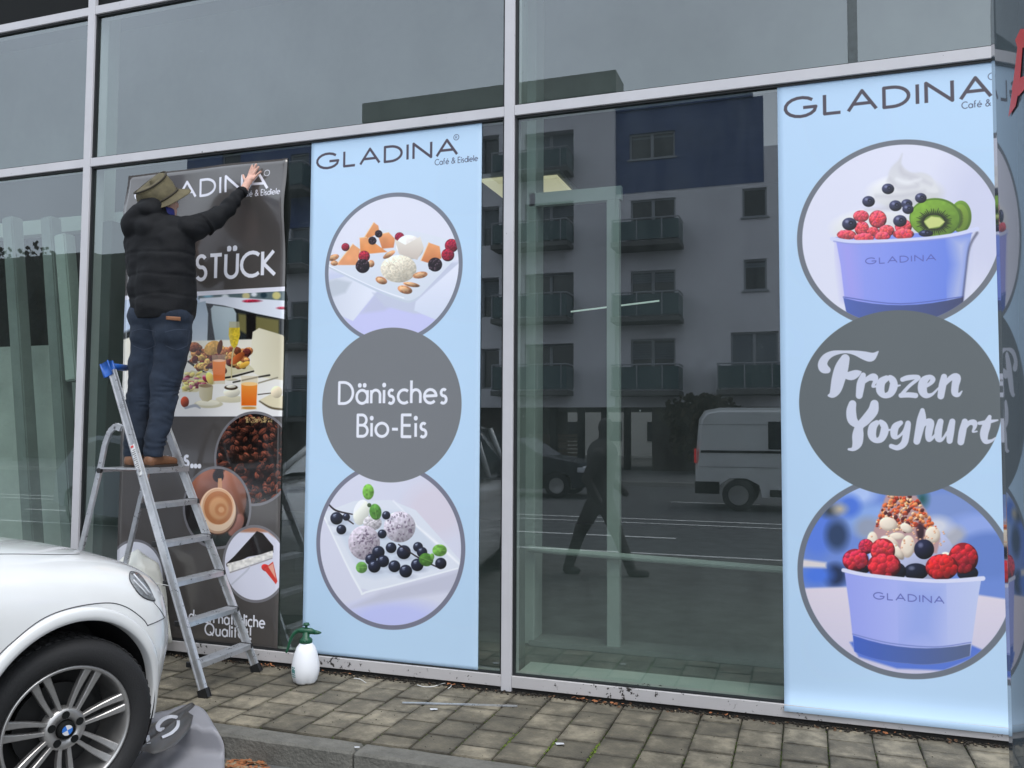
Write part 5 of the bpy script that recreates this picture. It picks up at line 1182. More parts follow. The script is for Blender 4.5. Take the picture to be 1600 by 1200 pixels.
# ------------------------------------------------------------------ the stepladder
M_ALU = mat('worn_aluminium', (.58, .59, .61), .30, metal=.72, nscale=18, namt=.14, rvar=.12, bump=.08, bscale=120)
M_PLAST = mat('black_plastic', (.014, .014, .015), .5); M_BLUEP = mat('blue_plastic', (.012, .09, .38), .42)
LAD = empty('stepladder', (-3.6, -.42, 0), label='aluminium stepladder with blue handle under the man', cat='stepladder')
def lp(name, b, m, smooth=False, par=LAD):
    for v in b.verts: v.co -= Vector((-3.6, -.42, 0))
    return obj(name, b, m, par, smooth)
NB, NT = Vector((-3.240, -.687, 0)), Vector((-4.060, -.60, 1.875)); FB, FT = Vector((-3.277, -.149, 0)), Vector((-4.118, -.24, 1.875))
def rail(a, c_, name='rail'):
    b = bmesh.new(); d = (c_-a).normalized(); side = Vector((0, 1, 0)); u = side.cross(d).normalized()
    # U profile, wide face seen from the side
    for off, w_, t_ in ((Vector(), .024, .052),):
        bar(b, a+d*.03, c_, .016, .042, u, .003)
    bar(b, a+d*.03+u*.020, c_+u*.020, .022, .005, u, .001); bar(b, a+d*.03-u*.020, c_-u*.020, .022, .005, u, .001)
    r_ = lp(name, b, M_ALU); b = bmesh.new(); bar(b, a, a+d*.045, .027, .054, u, .004); lp('foot_cap', b, M_PLAST, par=r_) if False else lp('foot_cap', b, M_PLAST)
    return r_
rail(NB, NT); rail(FB, FT)
def on_rail(a, c_, z): t = (z-a.z)/(c_.z-a.z); return a+(c_-a)*t
for z in (.175, .398, .622, .845, 1.068):
    p, q = on_rail(NB, NT, z), on_rail(FB, FT, z); b = bmesh.new()
    p = p+Vector((-.012, .013, 0)); q = q+Vector((-.012, -.013, 0)); c_ = (p+q)/2
    hy = (q.y-p.y)/2
    t = bmesh.new(); box(t, (-.045, -hy, -.004), (.042, hy, .0), .001); box(t, (.034, -hy, -.030), (.042, hy, -.0045)); box(t, (-.045, -hy, -.022), (-.038, hy, -.0045))
    for k in range(7): box(t, (-.038+k*.0115, -hy+.004, .0), (-.033+k*.0115, hy-.004, .0022))
    for v in t.verts: v.co += c_
    s_ = lp('step', t, M_ALU)
    for y in (c_.y-hy-.004, c_.y+hy-.012):
        b = bmesh.new(); box(b, (c_.x-.048, y, c_.z-.026), (c_.x+.046, y+.016, c_.z+.004), .003); lp('step_bracket', b, M_PLAST)
# platform
b = bmesh.new(); box(b, (-4.09, -.655, 1.272), (-3.79, -.205, 1.278)); box(b, (-3.799, -.655, 1.245), (-3.79, -.205, 1.2715)); box(b, (-4.09, -.655, 1.250), (-4.082, -.205, 1.2715))
for k in range(20): box(b, (-4.08+k*.0145, -.65, 1.278), (-4.073+k*.0145, -.21, 1.2805))
lp('platform', b, M_ALU)
b = bmesh.new(); tube(b, [(-4.086, -.66, 1.262), (-4.086, -.64, 1.262)], .016, 12); tube(b, [(-4.086, -.22, 1.262), (-4.086, -.2, 1.262)], .016, 12); lp('hinge', b, M_PLAST)
# rear legs: arch over from the rails and run down
def rear(y0, ytop, d=Vector((-4.094, 0, 1.281))):
    b = bmesh.new(); bot = Vector((-4.415, 0, .0)); k0 = Vector((-4.094, 0, 1.28))
    pts = [(-3.945, 1.52), (-3.985, 1.535), (-4.03, 1.50), (-4.065, 1.42), (-4.09, 1.30), (-4.16, 1.03), (-4.29, .52), (-4.415, .03)]
    for (xa, za), (xb, zb) in zip(pts, pts[1:]): bar(b, (xa, y0, za), (xb, y0, zb), .020, .034, (1, 0, .2), .002)
    r_ = lp('rear_leg', b, M_ALU); b = bmesh.new(); bar(b, (-4.408, y0, .06), (-4.425, y0, .0), .03, .044, (1, 0, .2), .003); lp('foot_cap', b, M_PLAST)
rear(-.635, 0); rear(-.225, 0)
b = bmesh.new(); bar(b, (-4.262, -.63, .63), (-4.262, -.23, .63), .02, .012, (0, 0, 1)); bar(b, (-4.37, -.63, .2), (-4.37, -.23, .2), .02, .012, (0, 0, 1)); lp('rear_brace', b, M_ALU)
b = bmesh.new(); tube(b, [(-3.5, -.66, .60), (-4.27, -.64, .66)], .0025, 5); lp('safety_strap', b, mat('pale_strap', (.5, .5, .48), .7)) 
# handle
b = bmesh.new(); tube(b, [(-4.098, -.60, 1.905), (-4.098, -.24, 1.905)], .016, 12); lp('handle_bar', b, M_PLAST, True)
b = bmesh.new(); tube(b, [(-4.098, -.59, 1.905), (-4.098, -.45, 1.905)], .021, 14); lp('handle_sleeve', b, M_BLUEP, True)
for y in (-.60, -.24):
    b = bmesh.new(); bar(b, (-4.075, y, 1.85), (-4.106, y, 1.922), .032, .054, (1, 0, .4), .007); lp('handle_cap', b, M_BLUEP, True)
# warning label on the near rail
b = bmesh.new(); a = on_rail(NB, NT, 1.42); c_ = on_rail(NB, NT, 1.24); d = (c_-a).normalized(); bar(b, a+Vector((0, -.0115, 0)), c_+Vector((0, -.0115, 0)), .002, .032, Vector((0, 1, 0)).cross(d)); lb = lp('label', b, mat('label_white', (.7, .7, .7), .5))
b = bmesh.new(); u = Vector((0, 1, 0)).cross(d).normalized()
for k in range(12): q = a+d*(.035+k*.0125)+Vector((0, -.0155, 0)); bar(b, q-u*.014, q+u*(.014 if k % 3 else .004), .001, .004, d)
lp('label_print', b, mat('label_ink', (.1, .1, .1), .6)); b = bmesh.new(); q = a+d*.012+Vector((0, -.0155, 0)); bar(b, q-u*.01, q+u*.01, .001, .014, d); lp('label_mark', b, mat('label_red', (.55, .05, .05), .6))

# ------------------------------------------------------------------ the man
MAN = empty('person', (-3.87, -.45, 1.281), label='man in dark jacket, jeans and olive hat on the ladder, smoothing a banner', cat='person')
def sk(p): return (p[0], p[1], p[2])
def rel(l, o=Vector((-3.87, -.45, 1.281))): return [(Vector(a)-o, r0, Vector(c)-o, r1) for a, r0, c, r1 in l]
def relE(l, o=Vector((-3.87, -.45, 1.281))): return [(Vector(c)-o, r, t) for c, r, t in l]
aL, aR = (-3.972, -.50, 1.365), (-3.832, -.49, 1.365)        # ankles
kL, kR = (-3.975, -.44, 1.77), (-3.790, -.44, 1.775)
hL, hR = (-3.885, -.46, 2.17), (-3.72, -.46, 2.17)
pel = (-3.80, -.47, 2.24); chest = (-3.83, -.46, 2.60); neck = (-3.86, -.44, 2.86); head = (-3.875, -.42, 2.965)
sR, sL = (-3.66, -.42, 2.775), (-4.02, -.42, 2.775)
eR = tuple(px_point(338, 343, -.24)); wR = tuple(px_point(381, 297, -.075)); 
palm = tuple(px_point(391, 279, -.040)); kn = tuple(px_point(394, 270, -.040))
eL = (-4.08, -.24, 2.60); wL = (-4.02, -.07, 2.70); pL_ = (-4.02, -.045, 2.77)
SKIN = mat('skin', (.62, .36, .28), .55, nscale=30, namt=.06); P_ = SKIN.node_tree.nodes['Principled BSDF']; P_.inputs['Subsurface Weight'].default_value = .12; P_.inputs['Subsurface Radius'].default_value = (.02, .008, .004)
def finger(pts, r0=.0095, r1=.0078):
    pts = [px_point(x, y, Y) for x, y, Y in pts]; n = len(pts)-1
    return [(pts[i], r0+(r1-r0)*i/n, pts[i+1], r0+(r1-r0)*(i+1)/n) for i in range(n)]
fing = []
fing += finger([(388.6, 275, -.034), (391.6, 265.5, -.026), (394.2, 258.8, -.024)])
fing += finger([(391.8, 274, -.034), (396.4, 264, -.026), (400.2, 257.2, -.024)])
fing += finger([(394.6, 275, -.034), (399.6, 267, -.027), (403.8, 261.2, -.024)])
fing += finger([(396.4, 278.5, -.034), (402, 273, -.028), (407.4, 268.2, -.025)], .0088, .0072)
fing += finger([(385.5, 284, -.040), (381.2, 279, -.032), (380, 274.2, -.026)], .0108, .0085)
hand_ = [(wR, .027, tuple(px_point(388.5, 281.5, -.045)), .022), (tuple(px_point(388.5, 281.5, -.045)), .022, tuple(px_point(389.6, 276.5, -.038)), .015), (tuple(px_point(388.5, 282, -.045)), .021, tuple(px_point(395, 279, -.038)), .015), (tuple(px_point(389.6, 276.5, -.038)), .014, tuple(px_point(395, 278, -.038)), .014), (tuple(px_point(389.6, 284, -.045)), .02, tuple(px_point(385.5, 284, -.042)), .013)]
body_caps = [(aL, .045, kL, .055), (kL, .055, hL, .075), (aR, .045, kR, .055), (kR, .055, hR, .075), (pel, .10, chest, .12), (chest, .13, (neck[0], neck[1], 2.80), .08), (neck, .052, head, .055),
             (sR, .055, eR, .042), (eR, .040, wR, .027), (sL, .055, eL, .042), (eL, .040, wL, .027), (wL, .027, pL_, .02),
             (pL_, .014, (-4.035, -.035, 2.85), .008), (pL_, .014, (-4.01, -.035, 2.855), .008), (pL_, .014, (-3.99, -.035, 2.84), .008), (pL_, .013, (-3.975, -.035, 2.825), .007), (pL_, .014, (-4.06, -.035, 2.80), .009)]+fing+hand_
hd = Vector(head)
fd = Vector((.24, .96, .08)).normalized()              # he looks to the right along his arm
sd_ = fd.cross(Vector((0, 0, 1))).normalized()
ells = [(hd+Vector((0, 0, .0)), (.074, .090, .098), (0, 0, math.atan2(-fd.x, fd.y))), (hd+fd*.045+Vector((0, 0, -.05)), (.052, .055, .062), (0, 0, 0)),
        (hd+fd*.103+Vector((0, 0, -.005)), (.012, .018, .022), (0, 0, math.atan2(-fd.x, fd.y))), (hd+fd*.092+Vector((0, 0, -.048)), (.022, .014, .010), (0, 0, math.atan2(-fd.x, fd.y))),
        (hd+sd_*.078+Vector((0, 0, -.005)), (.012, .020, .032), (0, 0, math.atan2(-fd.x, fd.y))), (hd-sd_*.078+Vector((0, 0, -.005)), (.012, .020, .032), (0, 0, math.atan2(-fd.x, fd.y)))]
blob('body', rel(body_caps), .0042, 2, SKIN, MAN, relE(ells))
for s_ in (-1, 1):
    b = bmesh.new(); bmesh.ops.create_icosphere(b, subdivisions=2, radius=.011, matrix=Matrix.Translation(hd+fd*.088+sd_*.032*s_+Vector((0, 0, .018))-Vector((-3.87, -.45, 1.281)))); obj('eye', b, M_WHITEP, MAN, True)
# hair
HAIR = mat('grey_brown_hair', (.10, .075, .055), .8, bump=.5, bscale=200)
blob('hair', [], .006, 1, HAIR, MAN, relE([(hd+Vector((0, 0, .008))-fd*.02, (.079, .084, .080), (0, 0, math.atan2(-fd.x, fd.y))), (hd-fd*.055+Vector((0, 0, -.035)), (.058, .045, .05), (0, 0, math.atan2(-fd.x, fd.y)))]))
# jacket
JK = mat('black_padded_jacket', (.0045, .005, .0065), .8, nscale=6, namt=.25, bump=.25, bscale=180, spec=.28)
O_ = Vector((-3.87, -.45, 1.281))
def fold(p, amp, seed=0, sx=1, sz=3):
    return amp*(noise.noise(Vector((p.x*sx*6+seed, p.y*sx*6, p.z*sz*6)))+.5*noise.noise(Vector((p.x*sx*15, p.y*sx*15+seed, p.z*sz*13))))
seams = [2.335, 2.465, 2.60]
dR = (Vector(wR)-Vector(sR))
def jdisp(p, n_):
    q = p+O_; d = 0
    on_arm = (q-Vector(sR)).dot(dR.normalized()) > .10 and q.x > -3.62
    if not on_arm:
        for i, z in enumerate(seams): d -= (.0048+.003*noise.noise(q*7))*math.exp(-((q.z-z+.014*noise.noise(Vector((q.x*5, q.y*5, i))))/.008)**2)
        d += fold(q, .015, 3, .8, 1.3)+.005*noise.noise(Vector((q.x*12, q.y*12, q.z*34)))*(.5+noise.noise(q*4))
    else:
        t = (q-Vector(sR)).dot(dR.normalized())
        d += .0045*math.sin(t*52+q.z*14+6*noise.noise(q*6))+fold(q, .013, 8, 1.2, 1.2)
        if t > dR.length-.035: d -= .004
    return d
jc = [((-3.80, -.47, 2.27), .176, (-3.81, -.465, 2.50), .172), ((-3.81, -.465, 2.50), .172, (-3.835, -.45, 2.70), .165), ((-3.86, -.47, 2.27), .15, (-3.90, -.46, 2.66), .155), ((-3.735, -.47, 2.27), .15, (-3.755, -.455, 2.66), .14),
      ((-3.84, -.45, 2.72), .14, (-3.86, -.44, 2.80), .10), ((-3.95, -.455, 2.74), .10, (-3.75, -.44, 2.76), .105), ((-3.95, -.46, 2.70), .125, (-3.97, -.45, 2.50), .105),
      (sR, .088, eR, .066), (eR, .066, Vector(wR)-(Vector(wR)-Vector(eR)).normalized()*.015, .040), (sL, .095, eL, .07), (eL, .068, wL, .04),
      ((-3.90, -.53, 2.80), .07, (-3.83, -.53, 2.79), .07), ((-3.93, -.56, 2.78), .060, (-3.84, -.57, 2.75), .064), ((-3.87, -.47, 2.83), .084, (-3.875, -.475, 2.90), .078), ((-3.93, -.53, 2.86), .064, (-3.86, -.54, 2.88), .064), ((-3.96, -.54, 2.79), .095, (-3.92, -.54, 2.86), .07), ((-3.98, -.52, 2.80), .085, (-3.85, -.56, 2.76), .075), ((-3.90, -.52, 2.90), .066, (-3.86, -.50, 2.92), .066)]
def jflat(v):                                           # open flat hem
    q = v+O_
    if q.z < 2.195: q = Vector((q.x, q.y, 2.195+(q.z-2.195)*.08)); q = Vector((pel[0]+(q.x-pel[0])*1.0, q.y, q.z))
    return q-O_
blob('jacket', rel(jc), .0085, 4, JK, MAN, disp=jdisp, flat=[jflat])
b = bmesh.new(); tube(b, [Vector(wR)-(Vector(wR)-Vector(eR)).normalized()*.03-O_, Vector(wR)-(Vector(wR)-Vector(eR)).normalized()*.004-O_], [.040, .037], 16); obj('cuff', b, JK, MAN, True)
b = bmesh.new(); lathe(b, [(.060, .0), (.066, .02), (.062, .045), (.055, .05)], 24, c=Vector((-3.848, -.432, 2.868))-O_, caps=False); obj('collar', b, mat('blue_collar', (.03, .035, .2), .7), MAN, True)
# jeans
JN = mat('dark_blue_denim', (.013, .022, .040), .9, nscale=5, namt=.38, bump=.35, bscale=260)
def tdisp(p, n_):
    q = p+O_; z = q.z; d = fold(q, .011, 1, 1, 1.6)
    kk = math.exp(-((z-1.70)/.17)**2)+1.1*math.exp(-((z-1.42)/.06)**2)
    d += .0042*kk*math.sin(z*135+16*q.x+11*noise.noise(Vector((q.x*7, q.y*7, z*9))))*(.5+noise.noise(q*11)); 
    if z > 2.02: d -= .006*math.exp(-((q.x+3.80)/.006)**2)*(1 if q.y < -.45 else 0)
    return d
kLb = (kL[0], kL[1], kL[2]); tc_ = [(aL[:2]+(1.375,), .062, (kL[0]-.004, -.455, 1.60), .072), ((kL[0]-.004, -.455, 1.60), .072, (kL[0]+.005, -.445, 1.80), .088), ((kL[0]+.005, -.445, 1.80), .088, (-3.90, -.465, 2.10), .108),
      (aR[:2]+(1.375,), .062, (-3.805, -.455, 1.60), .072), ((-3.805, -.455, 1.60), .072, (kR[0], -.445, 1.80), .088), ((kR[0], -.445, 1.80), .088, (-3.715, -.465, 2.10), .108),
      ((-3.89, -.475, 2.11), .118, (-3.875, -.47, 2.23), .128), ((-3.72, -.475, 2.11), .118, (-3.73, -.47, 2.23), .128), ((-3.89, -.48, 2.22), .13, (-3.72, -.48, 2.22), .13)]
def tflat(v):
    q = v+O_
    if q.z < 1.345: q.z = 1.345+(q.z-1.345)*.1
    return q-O_
jeans = blob('jeans', rel(tc_), .0075, 3, JN, MAN, disp=tdisp, flat=[tflat])
M_LEATH = mat('tan_leather_patch', (.30, .13, .06), .6)
bm_ = bmesh.new(); bm_.from_mesh(jeans.data); BJ = BVHTree.FromBMesh(bm_)
def on_jeans(x, y, off=.004):
    d = Vector(fw+(x-800)/F_PX*cr-(y-600)/F_PX*cu); loc, n_, _, _ = BJ.ray_cast(Vector(CAM)-O_, d.normalized()); return None if loc is None else loc+n_*off
def jpatch(pts_u, pts_l, name, m, off=.004, nk=4):
    rows = []
    for a, c_ in zip(pts_u, pts_l):
        row = [on_jeans(a[0]+(c_[0]-a[0])*k/nk, a[1]+(c_[1]-a[1])*k/nk, off) for k in range(nk+1)]
        if all(q is not None for q in row): rows.append(row)
    if len(rows) > 1: b = grid_mesh(rows); o = obj(name, b, m, MAN, True); s_ = o.modifiers.new('t', 'SOLIDIFY'); s_.thickness = .002; s_.offset = 0; return o
jpatch([(260+k*3.6, 493.5+k*.3) for k in range(7)], [(260+k*3.6, 499+k*.3) for k in range(7)], 'patch', M_LEATH, .006)
ST = mat('denim_stitch', (.05, .065, .10), .8)
for pts in ([(206, 518), (222, 514), (243, 518), (243, 540), (226, 546), (208, 540)], [(258, 519), (275, 515), (296, 516), (293, 540), (276, 546), (259, 540)]):
    q = [on_jeans(x, y, .001) for x, y in smooth_pts(pts[:3], 4)+smooth_pts(pts[3:], 4)]; q = [p for p in q if p]
    if len(q) > 3: b = bmesh.new(); tube(b, q, .0014, 5); obj('pocket_seam', b, ST, MAN)
# shoes
SH_ = mat('brown_leather_shoe', (.16, .07, .032), .5, nscale=14, namt=.3, bump=.2, bscale=90); SO = mat('shoe_sole', (.03, .022, .018), .8)
for (ax, ay, az) in (aL, aR):
    o = blob('shoe', rel([((ax, ay-.015, 1.325), .042, (ax, ay+.03, 1.345), .044), ((ax, ay-.02, 1.318), .040, (ax-.005, ay+.12, 1.315), .036), ((ax-.004, ay+.11, 1.313), .038, (ax-.008, ay+.19, 1.309), .030)]), .006, 2, SH_, MAN, flat=[lambda v: Vector((v.x, v.y, max(v.z, .010)))])
    b = bmesh.new(); pts = []
    for k in range(24):
        a = 2*math.pi*k/24; L_ = .125+(.0); cx_, cy_ = ax-.004, ay+.085; pts.append((cx_+.046*math.cos(a)*(1-.12*math.sin(a)), cy_+.145*math.sin(a), 1.2815))
    prism(b, [Vector(p)-O_ for p in pts], (0, 0, .014)); obj('sole', b, SO, o)
# hat: soft olive crown tipped back towards the street, brim forward over the brow
HT = mat('olive_waxed_hat', (.105, .088, .046), .8, nscale=16, namt=.30, bump=.3, bscale=150); HTD = mat('dark_hat_trim', (.028, .022, .012), .8)
hat = bpy.data.objects.new('hat', None); COL.objects.link(hat); hat.parent = MAN; hc = hd+Vector((-.010, -.034, .040)); hat.location = hc-O_
hax = Vector((-.16, -.64, .75)).normalized(); hfx = (Vector((.50, .86, 0))-hax*Vector((.50, .86, 0)).dot(hax)).normalized(); hsx = hax.cross(hfx)
hm = Matrix((hfx, hsx, hax)).transposed(); hat.rotation_euler = hm.to_euler(); hat.empty_display_size = .05   # local x = forward
b = bmesh.new(); seg = 56; rings = []
for r_, z in ((.116, -.035), (.118, -.01), (.116, .02), (.111, .045), (.106, .064), (.098, .078), (.086, .084), (.066, .080), (.03, .074), (.002, .073)):
    ring = []
    for k in range(seg):
        a = 2*math.pi*k/seg; rr = r_*(1+.025*math.sin(3*a+z*30)+.015*math.sin(5*a)); pin = 1-.20*max(0, z)/.08*abs(math.sin(a))**2*(.5+.5*math.cos(a))
        ring.append(b.verts.new((rr*math.cos(a)*1.08, rr*math.sin(a)*pin, z+.012*math.cos(a)*(1 if z > .06 else 0)+.006*math.sin(2*a+1))))
    rings.append(ring)
for a_, c_ in zip(rings, rings[1:]):
    for k in range(seg): b.faces.new((a_[k], a_[(k+1) % seg], c_[(k+1) % seg], c_[k]))
b.faces.new(rings[-1]); obj('hat_crown', b, HT, hat, True)
b = bmesh.new(); q = []
for k in range(57):
    a = 2*math.pi*k/56; rr = .1085*(1+.025*math.sin(3*a+.07*30)+.015*math.sin(5*a)); pin = 1-.18*abs(math.sin(a))**2*(.5+.5*math.cos(a)); q.append((rr*math.cos(a)*1.08, rr*math.sin(a)*pin, .078+.012*math.cos(a)+.006*math.sin(2*a+1)))
tube(b, q, .0055, 6, caps=False); obj('crown_piping', b, HTD, hat, True)
b = bmesh.new(); rings = []
for t in (0, .2, .4, .6, .8, 1):
    ring = []
    for k in range(seg):
        a = 2*math.pi*k/seg; c0 = math.cos(a); rr = .116+t*(.034+.030*max(0, c0)-.012*max(0, -c0)); dz = -.032-t*.014*max(0, c0)-t*.024+t*t*.036*max(0, -c0)-t*.010*abs(math.sin(a))**2
        ring.append(b.verts.new((rr*c0*1.08, rr*math.sin(a), dz+.004*math.sin(4*a)*t)))
    rings.append(ring)
for a_, c_ in zip(rings, rings[1:]):
    for k in range(seg): b.faces.new((a_[k], a_[(k+1) % seg], c_[(k+1) % seg], c_[k]))
o = obj('hat_brim', b, HT, hat, True); s_ = o.modifiers.new('t', 'SOLIDIFY'); s_.thickness = .003
b = bmesh.new(); tube(b, [(.1185*1.08*math.cos(2*math.pi*k/32), .1185*math.sin(2*math.pi*k/32), -.024) for k in range(33)], .006, 6, caps=False); obj('hat_band', b, HTD, hat, True)
# pedestrian mirrored in the glass
PED = empty('person', (-2.24, -4.75, RZ), label='dark clothed pedestrian striding past, mirrored in the middle window', cat='person')
pc = [((-.38, 0, .06), .05, (-.22, .02, .50), .062), ((-.22, .02, .50), .066, (.0, .02, .92), .10), ((.36, -.05, .06), .05, (.19, -.03, .50), .062), ((.19, -.03, .50), .066, (.02, -.02, .92), .10), ((0, 0, .95), .13, (.03, 0, 1.38), .15), ((.03, 0, 1.38), .12, (.04, 0, 1.5), .06), ((.04, 0, 1.5), .05, (.06, 0, 1.62), .06),
      ((.02, .18, 1.38), .06, (-.10, .22, 1.10), .05), ((-.10, .22, 1.10), .048, (.05, .24, .86), .035), ((.02, -.18, 1.38), .06, (.08, -.22, 1.08), .05), ((.08, -.22, 1.08), .048, (.26, -.2, .92), .035), ((-.38, 0, .05), .045, (-.26, 0, .045), .035), ((.36, -.05, .05), .045, (.52, -.05, .045), .035)]
blob('body', [(Vector(a), r0*1.18, Vector(c), r1*1.18) for a, r0, c, r1 in pc], .014, 3, mat('dark_clothes', (.085, .082, .078), .9), PED, [(Vector((.07, 0, 1.68)), (.09, .075, .115), (0, 0, 0))])

# ------------------------------------------------------------------ pressure sprayer
SB = empty('spray_bottle', px_ground(477, 1066), R(20), label='white pressure spray bottle with dark green pump head on the pavement', cat='spray bottle')
M_BOT = mat('translucent_white_plastic', (.80, .81, .84), .38); P_ = M_BOT.node_tree.nodes['Principled BSDF']; P_.inputs['Subsurface Weight'].default_value = .25; P_.inputs['Subsurface Radius'].default_value = (.02, .02, .02)
M_GRN = mat('dark_green_plastic', (.008, .075, .035), .38)
def lob(a, z): return 1-.09*max(0, (.045-z)/.045)*(.5+.5*math.cos(5*a))-0
b = bmesh.new(); pf = [(.0, .018), (.035, .012), (.060, .0), (.070, .012), (.079, .045), (.083, .075), (.082, .105), (.076, .14), (.066, .18), (.054, .212), (.040, .228), (.034, .236), (.030, .238)]
lathe(b, pf, 60, mod=lambda a, z: (1-.16*max(0, (.04-z)/.04)*max(0, math.cos(5*a))**2 if z < .04 else 1), caps=False); 
obj('bottle', b, M_BOT, SB, True)
b = bmesh.new(); lathe(b, [(.034, .232), (.037, .236), (.037, .255), (.031, .262), (.022, .268), (.020, .300)], 28); head_ = obj('pump_cap', b, M_GRN, SB, True)
b = bmesh.new()
for k in range(24): a = 2*math.pi*k/24; box(b, (.0365*math.cos(a)-.0015, .0365*math.sin(a)-.0015, .237), (.0365*math.cos(a)+.0015, .0365*math.sin(a)+.0015, .254))
obj('cap_ribs', b, M_GRN, head_)
b = bmesh.new(); tube(b, [(-.055, 0, .305), (-.02, 0, .308), (.03, 0, .303), (.055, 0, .296)], [.013, .019, .018, .012], 14); tube(b, [(.05, 0, .297), (.068, 0, .295), (.080, 0, .294), (.092, 0, .293)], [.014, .012, .009, .003], 12); obj('nozzle_head', b, M_GRN, SB, True)
b = bmesh.new(); tube(b, smooth_pts([(-.03, 0, .308, ), (-.065, 0, .296), (-.092, 0, .255), (-.108, 0, .20), (-.118, 0, .175)], 4), [.015, .014, .013, .013, .012, .012, .011, .010, .010, .010, .009, .009, .008, .008, .008, .007, .006][:17], 10); obj('trigger_lever', b, M_GRN, SB, True)
b = bmesh.new(); tube(b, [(.0, 0, .31), (.0, 0, .342)], .008, 10); tube(b, [(.0, 0, .338), (.0, 0, .352)], [.021, .017], 16); obj('pump_knob', b, M_GRN, SB, True)
b = bmesh.new(); lathe(b, [(.011, 0), (.013, .004), (.008, .012)], 12); [v.co.__setattr__('z', v.co.z) for v in b.verts]
bmesh.ops.rotate(b, verts=b.verts, cent=(0, 0, 0), matrix=Matrix.Rotation(R(90), 3, 'X')); bmesh.ops.translate(b, verts=b.verts, vec=(0, -.034, .25)); obj('relief_valve', b, M_GRN, SB, True)
M_TEAL = mat('teal_print', (.02, .22, .20), .5); b = bmesh.new()
def rb(z): return sinterp([(p[1], p[0]) for p in pf[3:10]], z)
def pl(a0, a1, z0, z1):
    P0 = [[(1.012*rb(z)*math.cos(R(a)), 1.012*rb(z)*math.sin(R(a)), z) for a in np.linspace(a0, a1, 4)] for z in np.linspace(z0, z1, 3)]; grid_mesh(P0, b)
for a0, a1, z0, z1 in ((215, 226, .098, .104), (228, 238, .098, .104), (216, 222, .068, .092), (224, 232, .070, .094), (234, 239, .068, .09), (215, 241, .058, .063), (215, 222, .044, .051), (225, 231, .044, .051), (234, 240, .044, .051)): pl(a0-4, a1-4, z0, z1)
obj('bottle_print', b, M_TEAL, SB)

# ------------------------------------------------------------------ discarded banner on the kerb, strips, cord, litter
M_GB = mat('grey_banner_sheet', (.27, .27, .295), .5, nscale=3, namt=.08, spec=.4); M_GB2 = mat('grey_banner_face', (.075, .072, .07), .3, spec=.5)
def gp(x, y, h=.006):
    p = px_ground(x, y, h)
    if p.y < -1.12: p = px_ground(x, y, RZ+.02+h)
    return p
outline_l = [(236, 1118), (222, 1140), (205, 1162), (196, 1185), (186, 1215), (178, 1250)]
outline_r = [(300, 1100), (318, 1112), (338, 1140), (350, 1166), (351, 1200), (356, 1245)]
rows = []
for (xl, yl), (xr, yr) in zip(smooth_pts(outline_l, 4), smooth_pts(outline_r, 4)):
    rows.append([(xl+(xr-xl)*k/22, yl+(yr-yl)*k/22) for k in range(23)])
PTS = []
for r_ in rows:
    row = []
    for x, y in r_:
        p = px_ground(x, y, .012); over = max(0, -1.13-p.y)
        if over > 0:
            q = px_point(x, y, -1.150); p = q if q.z > RZ+.015 else px_ground(x, y, RZ+.015)
        p.z += .010*abs(noise.noise(Vector((x*.02, y*.03, 1))))*2+.014*max(0, noise.noise(Vector(((x+y)*.018, (x-y)*.03, 4))))
        row.append(p)
    PTS.append(row)
b = grid_mesh(PTS); cen = PTS[8][10].copy(); cen.z = 0
for v in b.verts: v.co -= cen
DB = obj('discarded_banner', b, M_GB, smooth=True); DB.location = cen; s_ = DB.modifiers.new('t', 'SOLIDIFY'); s_.thickness = .0015; tag(DB, 'crumpled grey banner with a white letter lying over the kerb by the wheel', 'banner')
ra, rb_ = px_ground(206, 1172, .03), px_ground(299, 1099, .03); ax_ = (rb_-ra); 
b = bmesh.new(); n_ = ax_.normalized(); sdv = n_.cross(Vector((0, 0, 1))).normalized(); rows = []
for i in range(25):
    t = i/24; c_ = ra+ax_*t; rr = .040*(1-.75*t)+.004; row = []
    for k in range(19):
        a = R(-60+k*17+20*t); q = rr*(1+.10*noise.noise(Vector((t*5, k*.3, 2)))); row.append(c_+sdv*math.cos(a)*q*1.2+Vector((0, 0, math.sin(a)*q+rr*.7-.02))-cen)
    rows.append(row)
grid_mesh(rows, b); o = obj('rolled_edge', b, M_GB2, DB, True); s_ = o.modifiers.new('t', 'SOLIDIFY'); s_.thickness = .0015
# flap in front of the roll with the letter
fl = [(214, 1172), (240, 1152), (268, 1130), (290, 1110)], [(240, 1178), (268, 1168), (294, 1142), (302, 1118)]
rows = []
for a, c_ in zip(smooth_pts(fl[0], 4), smooth_pts(fl[1], 4)):
    rows.append([px_ground(a[0]+(c_[0]-a[0])*k/6, a[1]+(c_[1]-a[1])*k/6, .058*(1-k/6)**1.5+.024)-cen for k in range(7)])
b = grid_mesh(rows); o = obj('printed_flap', b, M_GB2, DB, True); s_ = o.modifiers.new('t', 'SOLIDIFY'); s_.thickness = .0015
M_LET = mat('white_print', (.62, .63, .68), .45)
bt2 = bmesh.new()
for ch in DB.children:
    bt2.from_mesh(ch.data)
BD = BVHTree.FromBMesh(bt2)
def on_sheet(x, y, off=.005):
    d = Vector(fw+(x-800)/F_PX*cr-(y-600)/F_PX*cu).normalized(); loc, n_, _, _ = BD.ray_cast(Vector(CAM)-cen, d)
    return None if loc is None else loc+(n_ if n_.dot(d) < 0 else -n_)*off
